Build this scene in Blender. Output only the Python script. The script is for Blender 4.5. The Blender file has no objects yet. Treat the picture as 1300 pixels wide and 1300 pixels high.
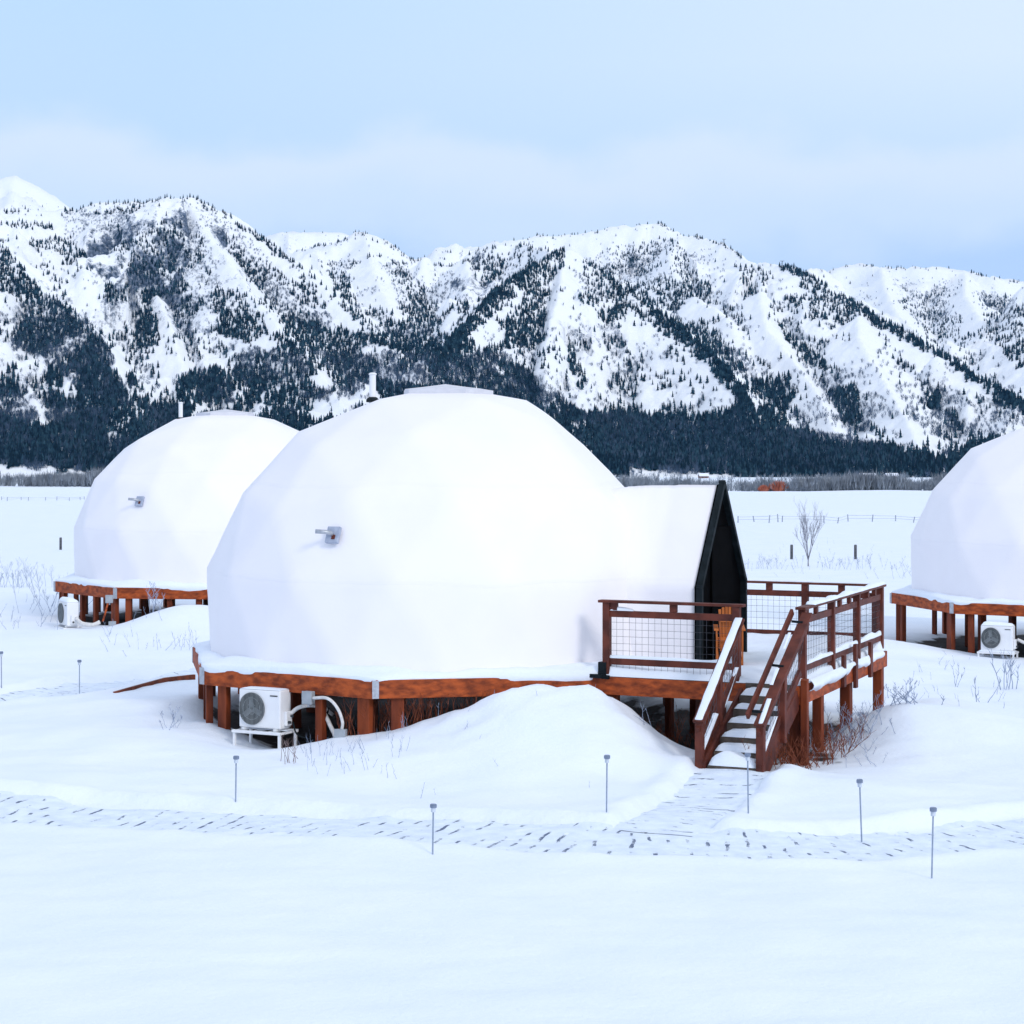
import bpy, math, random
import numpy as np
from mathutils import Vector, Matrix
R = math.radians
random.seed(5)
rng = np.random.default_rng(11)
scene = bpy.context.scene
col = scene.collection
F = 2670.0          # focal length of the photograph in its own pixels
HC = 4.2            # camera height
HY = 570.0          # row of the horizon

# ------------------------------------------------------------------ noise
def _hash(ix, iy, s):
    n = (ix.astype(np.int64) * 374761393 + iy.astype(np.int64) * 668265263 + s * 1442695041) & 0x7fffffff
    n = ((n ^ (n >> 13)) * 1274126177) & 0x7fffffff
    n = n ^ (n >> 16)
    return (n & 0xffff) / 65535.0
def vnoise(x, y, s=0):
    x = np.asarray(x, float); y = np.asarray(y, float)
    ix = np.floor(x); iy = np.floor(y); fx = x - ix; fy = y - iy
    u = fx*fx*fx*(fx*(fx*6-15)+10); v = fy*fy*fy*(fy*(fy*6-15)+10)
    a = _hash(ix, iy, s); b = _hash(ix+1, iy, s); c = _hash(ix, iy+1, s); d = _hash(ix+1, iy+1, s)
    return (a*(1-u)+b*u)*(1-v) + (c*(1-u)+d*u)*v - 0.5
def fbm(x, y, o=4, s=0, g=0.5):
    t = 0; a = 1.0
    for k in range(o):
        t = t + a*vnoise(x*2**k+k*17.3, y*2**k-k*9.1, s+k); a *= g
    return t
def sstep(a, b, x):
    t = np.clip((np.asarray(x, float)-a)/(b-a), 0, 1)
    return t*t*(3-2*t)

# ------------------------------------------------------------------ materials
def new_mat(name):
    m = bpy.data.materials.new(name); m.use_nodes = True
    nt = m.node_tree; p = nt.nodes['Principled BSDF']
    return m, nt, p
def N(nt, t, **kw):
    n = nt.nodes.new(t)
    for k, v in kw.items():
        if k in n.inputs: n.inputs[k].default_value = v
        else: setattr(n, k, v)
    return n
def noise_mat(name, c1, c2, scale=8, rough=0.7, bump=0.0, bscale=None, stretch=(1,1,1), metal=0.0, detail=5, spec=0.3, lo=0.35, hi=0.65):
    m, nt, p = new_mat(name); L = nt.links
    tc = N(nt, 'ShaderNodeTexCoord'); mp = N(nt, 'ShaderNodeMapping'); mp.inputs['Scale'].default_value = stretch
    L.new(tc.outputs['Object'], mp.inputs['Vector'])
    nz = N(nt, 'ShaderNodeTexNoise'); nz.inputs['Scale'].default_value = scale; nz.inputs['Detail'].default_value = detail
    L.new(mp.outputs[0], nz.inputs['Vector'])
    rp = N(nt, 'ShaderNodeValToRGB'); rp.color_ramp.elements[0].position = lo; rp.color_ramp.elements[1].position = hi
    rp.color_ramp.elements[0].color = (*c1, 1); rp.color_ramp.elements[1].color = (*c2, 1)
    L.new(nz.outputs['Fac'], rp.inputs['Fac']); L.new(rp.outputs['Color'], p.inputs['Base Color'])
    p.inputs['Roughness'].default_value = rough; p.inputs['Metallic'].default_value = metal
    p.inputs['Specular IOR Level'].default_value = spec
    if bump:
        n2 = N(nt, 'ShaderNodeTexNoise'); n2.inputs['Scale'].default_value = bscale or scale; n2.inputs['Detail'].default_value = 6
        L.new(mp.outputs[0], n2.inputs['Vector'])
        b = N(nt, 'ShaderNodeBump'); b.inputs['Strength'].default_value = bump; b.inputs['Distance'].default_value = 0.02
        L.new(n2.outputs['Fac'], b.inputs['Height']); L.new(b.outputs[0], p.inputs['Normal'])
    return m
M = {}
M['fabric'] = noise_mat('dome_fabric', (.885,.85,.868), (.905,.87,.888), 1.5, .55, .06, 30)
def add_seams(m):
    nt = m.node_tree; L = nt.links; p = nt.nodes['Principled BSDF']; tc = N(nt, 'ShaderNodeTexCoord'); sx = N(nt, 'ShaderNodeSeparateXYZ'); L.new(tc.outputs['Object'], sx.inputs[0])
    nz = N(nt, 'ShaderNodeTexNoise'); nz.inputs['Scale'].default_value = .8; L.new(tc.outputs['Object'], nz.inputs['Vector'])
    a = N(nt, 'ShaderNodeMath', operation='MULTIPLY_ADD'); L.new(nz.outputs['Fac'], a.inputs[0]); a.inputs[1].default_value = .16; L.new(sx.outputs['Z'], a.inputs[2])
    pp = N(nt, 'ShaderNodeMath', operation='PINGPONG'); L.new(a.outputs[0], pp.inputs[0]); pp.inputs[1].default_value = .66
    mr = N(nt, 'ShaderNodeMapRange'); mr.inputs['From Min'].default_value = .018; mr.inputs['From Max'].default_value = .03; mr.inputs['To Min'].default_value = 1; mr.inputs['To Max'].default_value = 0; L.new(pp.outputs[0], mr.inputs['Value'])
    old = p.inputs['Base Color'].links[0].from_socket; mx = N(nt, 'ShaderNodeMixRGB', blend_type='MULTIPLY'); f = N(nt, 'ShaderNodeMath', operation='MULTIPLY'); L.new(mr.outputs[0], f.inputs[0]); f.inputs[1].default_value = .015
    L.new(f.outputs[0], mx.inputs['Fac']); L.new(old, mx.inputs[1]); mx.inputs[2].default_value = (.2,.25,.4,1); L.new(mx.outputs[0], p.inputs['Base Color'])
    ob = p.inputs['Normal'].links[0].from_node; b2 = N(nt, 'ShaderNodeBump'); b2.inputs['Strength'].default_value = .5; b2.inputs['Distance'].default_value = .003; L.new(mr.outputs[0], b2.inputs['Height']); L.new(ob.outputs[0], b2.inputs['Normal']); L.new(b2.outputs[0], p.inputs['Normal'])
add_seams(M['fabric'])
M['cap'] = noise_mat('cap_fabric', (.60,.60,.65), (.68,.68,.72), 6, .7, .1)
M['cedar'] = noise_mat('stained_cedar', (.165,.028,.006), (.45,.085,.0155), 6, .65, .3, 16, (1,1,2.2), detail=8)
M['rail'] = noise_mat('dark_stained_rail', (.07,.015,.009), (.145,.033,.018), 5, .6, .2, 20)
M['post'] = noise_mat('stained_post', (.10,.018,.006), (.25,.048,.012), 6, .7, .25, 18, (1,1,.25))
M['tread'] = noise_mat('weathered_tread', (.07,.055,.045), (.13,.10,.08), 7, .8, .2)
M['deckshade'] = noise_mat('shaded_deck_wood', (.03,.017,.011), (.06,.03,.018), 4, .9)  # wood coloured dark to carry the shade beneath the decks
M['black'] = noise_mat('black_trim', (.004,.008,.010), (.012,.018,.022), 8, .6, spec=.12)
M['door'] = noise_mat('unlit_interior', (.0015,.0015,.002), (.003,.003,.0035), 5, .8, spec=.02)  # near-black paints the unlit inside of the entrance; the door shares it
M['white'] = noise_mat('white_enamel', (.78,.78,.80), (.84,.84,.84), 4, .4)
M['grille'] = noise_mat('grille_wire', (.18,.20,.21), (.26,.28,.29), 10, .5)
M['fan'] = noise_mat('fan_hollow', (.03,.035,.04), (.06,.065,.07), 10, .6)
M['steel'] = noise_mat('galvanised_steel', (.36,.38,.42), (.5,.52,.56), 20, .45, metal=.6)
M['flash'] = noise_mat('vent_flashing', (.32,.36,.46), (.42,.46,.56), 10, .5)
M['wire'] = noise_mat('mesh_wire', (.06,.06,.07), (.12,.12,.14), 20, .5, metal=.5)
M['hose'] = noise_mat('pipe_insulation', (.62,.60,.58), (.76,.74,.72), 20, .7)
M['box'] = noise_mat('grey_box', (.30,.33,.36), (.38,.41,.44), 10, .6)
M['stake'] = noise_mat('light_stake', (.22,.27,.36), (.30,.36,.46), 20, .5)
M['head'] = noise_mat('light_head', (.16,.20,.28), (.26,.30,.40), 20, .4)
M['lens'] = noise_mat('light_lens', (.50,.55,.62), (.60,.65,.72), 20, .3)
M['chair'] = noise_mat('chair_wood', (.42,.11,.022), (.58,.17,.04), 9, .55, .2, 20, (1,1,.3))
M['bark'] = noise_mat('sapling_bark', (.17,.17,.21), (.27,.27,.32), 20, .8)
M['weed'] = noise_mat('dry_weed', (.15,.10,.10), (.27,.20,.19), 9, .9)
M['weedblue'] = noise_mat('frosted_twigs', (.22,.27,.38), (.40,.46,.58), 6, .9)
M['rust'] = noise_mat('rusty_stalks', (.12,.028,.014), (.26,.075,.035), 7, .9)
M['fencewood'] = noise_mat('fence_wood', (.05,.055,.065), (.12,.12,.13), 8, .9)
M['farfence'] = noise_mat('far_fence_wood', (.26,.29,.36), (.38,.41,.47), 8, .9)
M['conifer'] = noise_mat('conifer_needles', (.001,.005,.007), (.036,.080,.105), .16, .9, spec=.1, lo=.44, hi=.66)
M['aspen'] = noise_mat('bare_twigs', (.035,.055,.09), (.12,.155,.22), .05, .9, spec=.1)
M['brush'] = noise_mat('willow_brush', (.15,.17,.20), (.30,.33,.37), .3, .9, spec=.1)
M['willow'] = noise_mat('orange_willow', (.42,.12,.07), (.62,.22,.13), .5, .9)
M['cabin'] = noise_mat('cabin_wall', (.18,.09,.06), (.25,.13,.09), .3, .9)
M['snowroof'] = noise_mat('roof_snow', (.80,.84,.92), (.88,.90,.96), .5, .8)
M['mast'] = noise_mat('mast_steel', (.10,.12,.15), (.16,.18,.2), 1, .7)

def snow_material(name, scale=1.0):
    m, nt, p = new_mat(name); L = nt.links
    tc = N(nt, 'ShaderNodeTexCoord')
    nz = N(nt, 'ShaderNodeTexNoise'); nz.inputs['Scale'].default_value = .7; nz.inputs['Detail'].default_value = 6
    L.new(tc.outputs['Object'], nz.inputs['Vector'])
    rp = N(nt, 'ShaderNodeValToRGB')
    rp.color_ramp.elements[0].position = .3; rp.color_ramp.elements[0].color = (.785,.842,.925,1)
    rp.color_ramp.elements[1].position = .7; rp.color_ramp.elements[1].color = (.84,.883,.95,1)
    L.new(nz.outputs['Fac'], rp.inputs['Fac'])
    # soil by attribute, its colour blackened to carry the shade under the decks
    at = N(nt, 'ShaderNodeAttribute'); at.attribute_name = 'soil_shade'
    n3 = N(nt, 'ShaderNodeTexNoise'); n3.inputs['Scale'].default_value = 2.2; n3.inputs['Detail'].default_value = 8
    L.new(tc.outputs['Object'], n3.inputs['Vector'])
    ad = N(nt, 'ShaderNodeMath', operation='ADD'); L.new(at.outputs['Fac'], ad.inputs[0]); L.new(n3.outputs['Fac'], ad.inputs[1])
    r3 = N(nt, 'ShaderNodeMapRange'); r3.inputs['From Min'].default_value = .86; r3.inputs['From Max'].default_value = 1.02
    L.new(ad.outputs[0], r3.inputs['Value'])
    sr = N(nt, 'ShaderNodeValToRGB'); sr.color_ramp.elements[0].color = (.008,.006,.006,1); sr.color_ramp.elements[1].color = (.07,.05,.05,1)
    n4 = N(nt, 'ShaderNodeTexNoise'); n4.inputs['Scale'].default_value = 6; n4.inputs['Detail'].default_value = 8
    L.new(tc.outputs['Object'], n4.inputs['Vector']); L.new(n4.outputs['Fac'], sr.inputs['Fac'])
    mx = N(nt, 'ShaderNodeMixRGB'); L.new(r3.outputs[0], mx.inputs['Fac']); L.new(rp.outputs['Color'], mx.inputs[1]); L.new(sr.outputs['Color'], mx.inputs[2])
    L.new(mx.outputs[0], p.inputs['Base Color'])
    p.inputs['Roughness'].default_value = .75; p.inputs['Specular IOR Level'].default_value = .2
    b1 = N(nt, 'ShaderNodeTexNoise'); b1.inputs['Scale'].default_value = 14; b1.inputs['Detail'].default_value = 8; b1.inputs['Roughness'].default_value = .65
    L.new(tc.outputs['Object'], b1.inputs['Vector'])
    bp = N(nt, 'ShaderNodeBump'); bp.inputs['Strength'].default_value = .5; bp.inputs['Distance'].default_value = .025
    L.new(b1.outputs['Fac'], bp.inputs['Height']); L.new(bp.outputs[0], p.inputs['Normal'])
    return m
M['snow'] = snow_material('snow')

def path_material():
    m, nt, p = new_mat('trodden_path'); L = nt.links
    uv = N(nt, 'ShaderNodeUVMap'); uv.uv_map = 'UVMap'
    tc = N(nt, 'ShaderNodeTexCoord')
    wob = N(nt, 'ShaderNodeTexNoise'); wob.inputs['Scale'].default_value = 3.0; wob.inputs['Detail'].default_value = 4
    L.new(tc.outputs['Object'], wob.inputs['Vector'])
    mxv = N(nt, 'ShaderNodeMixRGB', blend_type='ADD'); mxv.inputs['Fac'].default_value = .13
    L.new(uv.outputs[0], mxv.inputs[1]); L.new(wob.outputs['Color'], mxv.inputs[2])
    br = N(nt, 'ShaderNodeTexBrick'); br.inputs['Scale'].default_value = 1.0
    br.inputs['Brick Width'].default_value = .20; br.inputs['Row Height'].default_value = 30; br.offset = 0; br.inputs['Mortar Size'].default_value = .02
    br.inputs['Mortar Smooth'].default_value = .2
    br.inputs['Color1'].default_value = (0,0,0,1); br.inputs['Color2'].default_value = (0,0,0,1); br.inputs['Mortar'].default_value = (1,1,1,1)
    L.new(mxv.outputs[0], br.inputs['Vector'])
    msk = N(nt, 'ShaderNodeTexNoise'); msk.inputs['Scale'].default_value = 3.4; msk.inputs['Detail'].default_value = 6; msk.inputs['Roughness'].default_value = .65
    L.new(tc.outputs['Object'], msk.inputs['Vector'])
    mr = N(nt, 'ShaderNodeMapRange'); mr.inputs['From Min'].default_value = .53; mr.inputs['From Max'].default_value = .60
    L.new(msk.outputs['Fac'], mr.inputs['Value'])
    mul = N(nt, 'ShaderNodeMath', operation='MULTIPLY'); L.new(br.outputs['Color'], mul.inputs[0]); L.new(mr.outputs[0], mul.inputs[1])
    nz = N(nt, 'ShaderNodeTexNoise'); nz.inputs['Scale'].default_value = 5; nz.inputs['Detail'].default_value = 8
    L.new(tc.outputs['Object'], nz.inputs['Vector'])
    rp = N(nt, 'ShaderNodeValToRGB'); rp.color_ramp.elements[0].position = .3; rp.color_ramp.elements[1].position = .65
    rp.color_ramp.elements[0].color = (.68,.75,.87,1); rp.color_ramp.elements[1].color = (.80,.87,.935,1)
    L.new(nz.outputs['Fac'], rp.inputs['Fac'])
    mx = N(nt, 'ShaderNodeMixRGB'); L.new(mul.outputs[0], mx.inputs['Fac']); L.new(rp.outputs['Color'], mx.inputs[1]); mx.inputs[2].default_value = (.14,.175,.26,1)
    L.new(mx.outputs[0], p.inputs['Base Color'])
    p.inputs['Roughness'].default_value = .8; p.inputs['Specular IOR Level'].default_value = .2
    b1 = N(nt, 'ShaderNodeTexNoise'); b1.inputs['Scale'].default_value = 9; b1.inputs['Detail'].default_value = 8; b1.inputs['Roughness'].default_value = .7
    L.new(tc.outputs['Object'], b1.inputs['Vector'])
    sm = N(nt, 'ShaderNodeMath', operation='SUBTRACT'); L.new(b1.outputs['Fac'], sm.inputs[0]); L.new(br.outputs['Color'], sm.inputs[1])
    bp = N(nt, 'ShaderNodeBump'); bp.inputs['Strength'].default_value = .7; bp.inputs['Distance'].default_value = .03
    L.new(mul.outputs[0], sm.inputs[1]); L.new(sm.outputs[0], bp.inputs['Height']); L.new(bp.outputs[0], p.inputs['Normal'])
    return m
M['path'] = path_material()

def mountain_material():
    m, nt, p = new_mat('snowy_mountain'); L = nt.links
    tc = N(nt, 'ShaderNodeTexCoord'); ge = N(nt, 'ShaderNodeNewGeometry')
    sp = N(nt, 'ShaderNodeSeparateXYZ'); L.new(ge.outputs['Normal'], sp.inputs[0])
    at = N(nt, 'ShaderNodeAttribute'); at.attribute_name = 'rock'
    n1 = N(nt, 'ShaderNodeTexNoise'); n1.inputs['Scale'].default_value = .10; n1.inputs['Detail'].default_value = 9; n1.inputs['Roughness'].default_value = .78
    mp = N(nt, 'ShaderNodeMapping'); mp.inputs['Scale'].default_value = (1,.6,1.0); L.new(tc.outputs['Object'], mp.inputs['Vector'])
    L.new(mp.outputs[0], n1.inputs['Vector'])
    ad = N(nt, 'ShaderNodeMath', operation='ADD'); L.new(n1.outputs['Fac'], ad.inputs[0]); L.new(at.outputs['Fac'], ad.inputs[1])
    mr = N(nt, 'ShaderNodeMapRange'); mr.inputs['From Min'].default_value = .70; mr.inputs['From Max'].default_value = .86
    L.new(ad.outputs[0], mr.inputs['Value'])
    n2 = N(nt, 'ShaderNodeTexNoise'); n2.inputs['Scale'].default_value = .2; n2.inputs['Detail'].default_value = 6
    L.new(tc.outputs['Object'], n2.inputs['Vector'])
    rk = N(nt, 'ShaderNodeValToRGB'); rk.color_ramp.elements[0].position=.35; rk.color_ramp.elements[0].color = (.035,.05,.075,1); rk.color_ramp.elements[1].position=.7; rk.color_ramp.elements[1].color = (.22,.26,.34,1)
    L.new(n2.outputs['Fac'], rk.inputs['Fac'])
    mx = N(nt, 'ShaderNodeMixRGB'); L.new(mr.outputs[0], mx.inputs['Fac']); mx.inputs[1].default_value = (.92,.93,.95,1); L.new(rk.outputs['Color'], mx.inputs[2])
    L.new(mx.outputs[0], p.inputs['Base Color'])
    p.inputs['Roughness'].default_value = .85; p.inputs['Specular IOR Level'].default_value = .1
    n5 = N(nt, 'ShaderNodeTexNoise'); n5.inputs['Scale'].default_value = .03; n5.inputs['Detail'].default_value = 10; n5.inputs['Roughness'].default_value = .65
    L.new(tc.outputs['Object'], n5.inputs['Vector'])
    bp = N(nt, 'ShaderNodeBump'); bp.inputs['Strength'].default_value = .5; bp.inputs['Distance'].default_value = 8
    L.new(n5.outputs['Fac'], bp.inputs['Height']); L.new(bp.outputs[0], p.inputs['Normal'])
    return m
M['mountain'] = mountain_material()

# ------------------------------------------------------------------ mesh builder
class MB:
    def __init__(s): s.v = []; s.f = []
    def add(s, vs, fs):
        o = len(s.v); s.v += [tuple(v) for v in vs]; s.f += [tuple(i+o for i in f) for f in fs]; return s
    def box(s, c, size, m=None):
        hx, hy, hz = [k/2 for k in size]; c = Vector(c)
        vs = [Vector((x*hx, y*hy, z*hz)) for x in (-1,1) for y in (-1,1) for z in (-1,1)]
        if m is not None: vs = [m @ v for v in vs]
        return s.add([v+c for v in vs], [(0,1,3,2),(4,6,7,5),(0,4,5,1),(2,3,7,6),(0,2,6,4),(1,5,7,3)])
    def bar(s, a, b, w, h, up=(0,0,1)):
        a = Vector(a); b = Vector(b); d = b-a; l = d.length; d.normalize(); up = Vector(up)
        x = d.cross(up)
        if x.length < 1e-4: x = d.cross(Vector((1,0,0)))
        x.normalize(); z = x.cross(d)
        m = Matrix((x, d, z)).transposed()
        return s.box((a+b)/2, (w, l, h), m)
    def tube(s, pts, r, n=8, cap=True):
        pts = [Vector(p) for p in pts]; k = len(pts)
        rs = r if isinstance(r, (list, tuple)) else [r]*k
        vs = []; fs = []; prev = None
        for i, p in enumerate(pts):
            d = (pts[min(i+1,k-1)] - pts[max(i-1,0)]).normalized()
            if prev is None:
                x = d.cross(Vector((0,0,1)))
                if x.length < .05: x = d.cross(Vector((1,0,0)))
            else: x = prev - d*prev.dot(d)
            x.normalize(); prev = x; y = d.cross(x)
            for j in range(n):
                t = 2*math.pi*j/n; vs.append(p + (x*math.cos(t)+y*math.sin(t))*rs[i])
        for i in range(k-1):
            for j in range(n):
                a = i*n+j; b = i*n+(j+1)%n; fs.append((a, b, b+n, a+n))
        if cap:
            fs.append(tuple(range(n-1,-1,-1))); fs.append(tuple((k-1)*n+j for j in range(n)))
        return s.add(vs, fs)
    def lathe(s, c, prof, n=20):
        c = Vector(c); vs = []; fs = []
        for (r, z) in prof:
            for j in range(n):
                t = 2*math.pi*j/n; vs.append(c+Vector((r*math.cos(t), r*math.sin(t), z)))
        for i in range(len(prof)-1):
            for j in range(n):
                a = i*n+j; b = i*n+(j+1)%n; fs.append((a,b,b+n,a+n))
        fs.append(tuple(range(n-1,-1,-1))); fs.append(tuple((len(prof)-1)*n+j for j in range(n)))
        return s.add(vs, fs)
    def prism(s, poly, z0, z1):
        n = len(poly); vs = [(x,y,z0) for x,y in poly]+[(x,y,z1) for x,y in poly]
        fs = [tuple(range(n-1,-1,-1)), tuple(range(n,2*n))]+[(i,(i+1)%n,n+(i+1)%n,n+i) for i in range(n)]
        return s.add(vs, fs)
    def build(s, name, mat, parent=None, loc=(0,0,0), smooth=False, bevel=0, auto=None):
        me = bpy.data.meshes.new(name); me.from_pydata(s.v, [], s.f); me.update()
        o = bpy.data.objects.new(name, me); col.objects.link(o); me.materials.append(mat)
        if smooth: me.polygons.foreach_set('use_smooth', [True]*len(me.polygons))
        o.location = loc
        if parent: o.parent = parent
        if bevel:
            b = o.modifiers.new('bevel', 'BEVEL'); b.width = bevel; b.segments = 2; b.limit_method = 'ANGLE'
        return o
def np_mesh(name, V, Fc, mat, k=4, smooth=True):
    """V (n,3) and faces (m,k) arrays into one mesh object"""
    me = bpy.data.meshes.new(name); V = np.asarray(V, np.float32); Fc = np.asarray(Fc, np.int32)
    me.vertices.add(len(V)); me.vertices.foreach_set('co', V.ravel())
    me.loops.add(Fc.size); me.loops.foreach_set('vertex_index', Fc.ravel())
    me.polygons.add(len(Fc)); me.polygons.foreach_set('loop_start', np.arange(0, Fc.size, k, dtype=np.int32))
    me.polygons.foreach_set('use_smooth', np.full(len(Fc), smooth))
    me.update(calc_edges=True); me.validate()
    me.materials.append(mat)
    o = bpy.data.objects.new(name, me); col.objects.link(o); return o
def grid_faces(nr, nc):
    i = np.arange(nr-1)[:,None]*nc + np.arange(nc-1)[None,:]
    return np.stack([i, i+1, i+nc+1, i+nc], -1).reshape(-1,4)
def tag(o, label=None, cat=None, group=None, kind=None):
    if label: o['label'] = label
    if cat: o['category'] = cat
    if group: o['group'] = group
    if kind: o['kind'] = kind
    return o
def empty(name, loc=(0,0,0), rz=0, **kw):
    o = bpy.data.objects.new(name, None); col.objects.link(o); o.location = loc; o.rotation_euler = (0,0,rz)
    o.empty_display_size = .2
    return tag(o, **kw)
def copy_tree(o, parent=None):
    c = o.copy(); col.objects.link(c); c.parent = parent
    for ch in list(o.children): copy_tree(ch, c)
    return c

# ------------------------------------------------------------------ layout
CM = Vector((-1.02, 32.2)); ZD = 1.1                    # the big dome's centre, its deck height
AX = R(-25); EA = Vector((math.cos(AX), math.sin(AX))); EB = Vector((-EA.y, EA.x))
def pw(a, b, z=0): p = CM + EA*a + EB*b; return Vector((p.x, p.y, z))
CL = Vector((-6.93, 51.0)); ZL = 1.07
CR = Vector((12.87, 48.5)); ZR = .85
def octo(c, rot, r=4.05):
    return [Vector((c.x+r*math.cos(R(rot+45*k)), c.y+r*math.sin(R(rot+45*k)))) for k in range(8)]
OCT_M = octo(CM, -101.6); OCT_L = octo(CL, -165); OCT_R = octo(CR, -188)
def ar(b): return -.055*(b+2.0)
PORCH = [(3.35,-2.2),(6.35,-2.2),(6.35+ar(3.12),3.12),(3.0,3.12)]

def seg_dist(X, Y, pts):
    best = np.full(np.shape(X), 1e9); par = np.zeros(np.shape(X)); acc = 0
    for (ax, ay), (bx, by) in zip(pts[:-1], pts[1:]):
        dx, dy = bx-ax, by-ay; l2 = dx*dx+dy*dy
        t = np.clip(((X-ax)*dx+(Y-ay)*dy)/l2, 0, 1)
        d = np.hypot(X-ax-t*dx, Y-ay-t*dy)
        m = d < best; best = np.where(m, d, best)
    return best
def catmull(pts, n=12):
    P = [Vector(p) for p in pts]; P = [P[0]*2-P[1]] + P + [P[-1]*2-P[-2]]; out = []
    for i in range(1, len(P)-2):
        for k in range(n):
            t = k/n; a, b, c, d = P[i-1], P[i], P[i+1], P[i+2]
            out.append(.5*((2*b)+(c-a)*t+(2*a-5*b+4*c-d)*t*t+(3*b-a-3*c+d)*t**3))
    out.append(P[-2]); return [tuple(p) for p in out]
PATH1 = catmull([(-14,27.3),(-8.5,25.3),(-5.9,24.45),(-3.1,23.55),(-.85,22.75),(.9,22.15),(1.9,22.1),(2.9,22.05),(4.2,22.35),(5.6,23.0),(8,24.6),(12,28)], 10)
PATH2 = catmull([(1.55,22.6),(2.0,24.0),(2.55,25.6),(2.8,26.3)], 8)
PATH3 = catmull([(-14,31.8),(-8.3,34.6),(-7.2,36.6),(-6.0,39.5),(-4,43),(-2,46)], 10)
PATHS = [(PATH1, .82), (PATH2, .52), (PATH3, .7)]

def inpoly(X, Y, poly):
    r = np.zeros(np.shape(X), bool); n = len(poly)
    for i in range(n):
        x1, y1 = poly[i]; x2, y2 = poly[(i+1)%n]
        c = ((y1 > Y) != (y2 > Y)) & (X < (x2-x1)*(Y-y1)/(y2-y1+1e-12)+x1)
        r ^= c
    return r
PORCH_W = [tuple(pw(a,b).xy) for a,b in PORCH]
def sheltered(X, Y):
    """1 well under a deck, falling to 0 at its rim"""
    s = np.zeros(np.shape(X))
    for c in (CM, CL, CR):
        d = np.hypot(X-c.x, Y-c.y); s = np.maximum(s, 1-sstep(3.1, 4.0, d))
    dx = X-CM.x; dy = Y-CM.y; a = dx*EA.x+dy*EA.y; b = dx*EB.x+dy*EB.y
    s = np.maximum(s, sstep(2.6,3.0,a)*(1-sstep(5.5,6.3,a))*sstep(-2.3,-1.7,b)*(1-sstep(2.2,3.1,b)))
    return s
def bump2(X, Y, cx, cy, h, sl, sr, sf, sb):
    sx = np.where(X < cx, sl, sr); sy = np.where(Y < cy, sf, sb)
    return h*np.exp(-((X-cx)/sx)**2-((Y-cy)/sy)**2)
ZY = ([0, 30, 45, 55, 110, 212, 330, 460, 560, 1000, 2300, 4000], [0, .05, .05, 0, -1.5, -3.2, -4.3, -5.0, -5.6, -12, -27, -45])
def gz(X, Y, detail=True):
    X = np.asarray(X, float); Y = np.asarray(Y, float)
    z = np.interp(Y, *ZY) + 0*X
    z = z - .38*sstep(5.5, 11, X)*sstep(33, 44, Y)*(1-sstep(70,120,Y)) + .10*sstep(-3,-9,X)*sstep(40,46,Y)*(1-sstep(70,120,Y))
    near = 1-sstep(60, 110, Y)
    sh = sheltered(X, Y)
    u = fbm(X/5.5, Y/4.5, 3, 3)*.20 + fbm(X/1.7, Y/1.3, 3, 8)*.05
    fg = sstep(19.5, 25, Y)
    z = z + u*near*(1-.6*sh)*(.35+.65*fg) + .05*near*fg
    if detail: z = z + (fbm(X/.45, Y/.4, 3, 21)*.020+fbm(X/1.5+Y*.25, Y/.38, 3, 23)*.022)*near
    z = z + (1-near)*fbm(X/60, Y/45, 4, 5)*.9*sstep(110,300,Y)
    # ground rises a little round the big dome
    z = z + .16*np.exp(-(np.hypot(X-CM.x, (Y-CM.y))/5.2)**4)*(1-sh)
    # the big drift against the front of the deck
    dr = bump2(X, Y, .88, 28.45, .89, 2.2, .98, 1.9, .55)
    z = z + dr*(1-.5*sh)*(1+.24*fbm(X/.9, Y/.7, 4, 33))
    z = z + bump2(X, Y, 1.7, 27.3, .16, 1.0, .8, 1.0, .8)
    # bank beyond the right of the porch and the hollow beside the steps
    z = z + bump2(X, Y, 5.6, 29.6, .55, .75, 2.4, 1.5, 1.6)*(1-.9*sh)
    z = z + bump2(X, Y, 6.6, 32.6, .30, .8, 1.5, 1.2, 1.2)
    z = z - bump2(X, Y, 4.3, 28.2, .10, .6, .6, .9, .9)
    z = z + bump2(X, Y, 3.6, 25.4, .12, 1.0, 1.8, .8, .8)
    # drift before the left dome, rims round the other decks
    z = z + bump2(X, Y, -7.1, 46.7, .58, 1.3, 3.0, 1.6, .8)*(1-.6*sh)
    z = z + bump2(X, Y, 8.3, 46.0, .12, 1.5, 1.0, 1.2, 1.4)
    # hollow under the decks
    z = z - .10*sh*near
    # hollow at the left corner of the big deck, where the wind scours
    z = z - bump2(X, Y, -3.4, 29.1, .20, .9, .9, .7, .7) - bump2(X, Y, -4.9, 30.6, .12, .6, .6, .8, .8)
    # trodden paths: a shallow trench with a thrown-up lip
    m = (Y > 20) & (Y < 50) & (X > -16) & (X < 14)
    if m.any():
        xm, ym = X[m], Y[m]
        d = np.minimum.reduce([seg_dist(xm, ym, pts)-w for pts, w in PATHS]) + fbm(xm/.5, ym/.5, 3, 31)*.09
        z[m] += .045*np.exp(-((d-.17)/.16)**2)*(1+fbm(xm/.6, ym/.5, 3, 35)) - .095*(1-sstep(-.05, .07, d))
    z = z + bump2(X, Y, 2.72, 26.45, .21, .9, .9, .75, .7)
    return z
def gzs(x, y):
    """height of the finished ground sheet, read off its grid"""
    j = min(max(int(np.searchsorted(xs, x))-1, 0), len(xs)-2); i = min(max(int(np.searchsorted(ys, y))-1, 0), len(ys)-2)
    v = (x-xs[j])/(xs[j+1]-xs[j]); u = (y-ys[i])/(ys[i+1]-ys[i])
    return float((GZ[i,j]*(1-v)+GZ[i,j+1]*v)*(1-u)+(GZ[i+1,j]*(1-v)+GZ[i+1,j+1]*v)*u)

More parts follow.
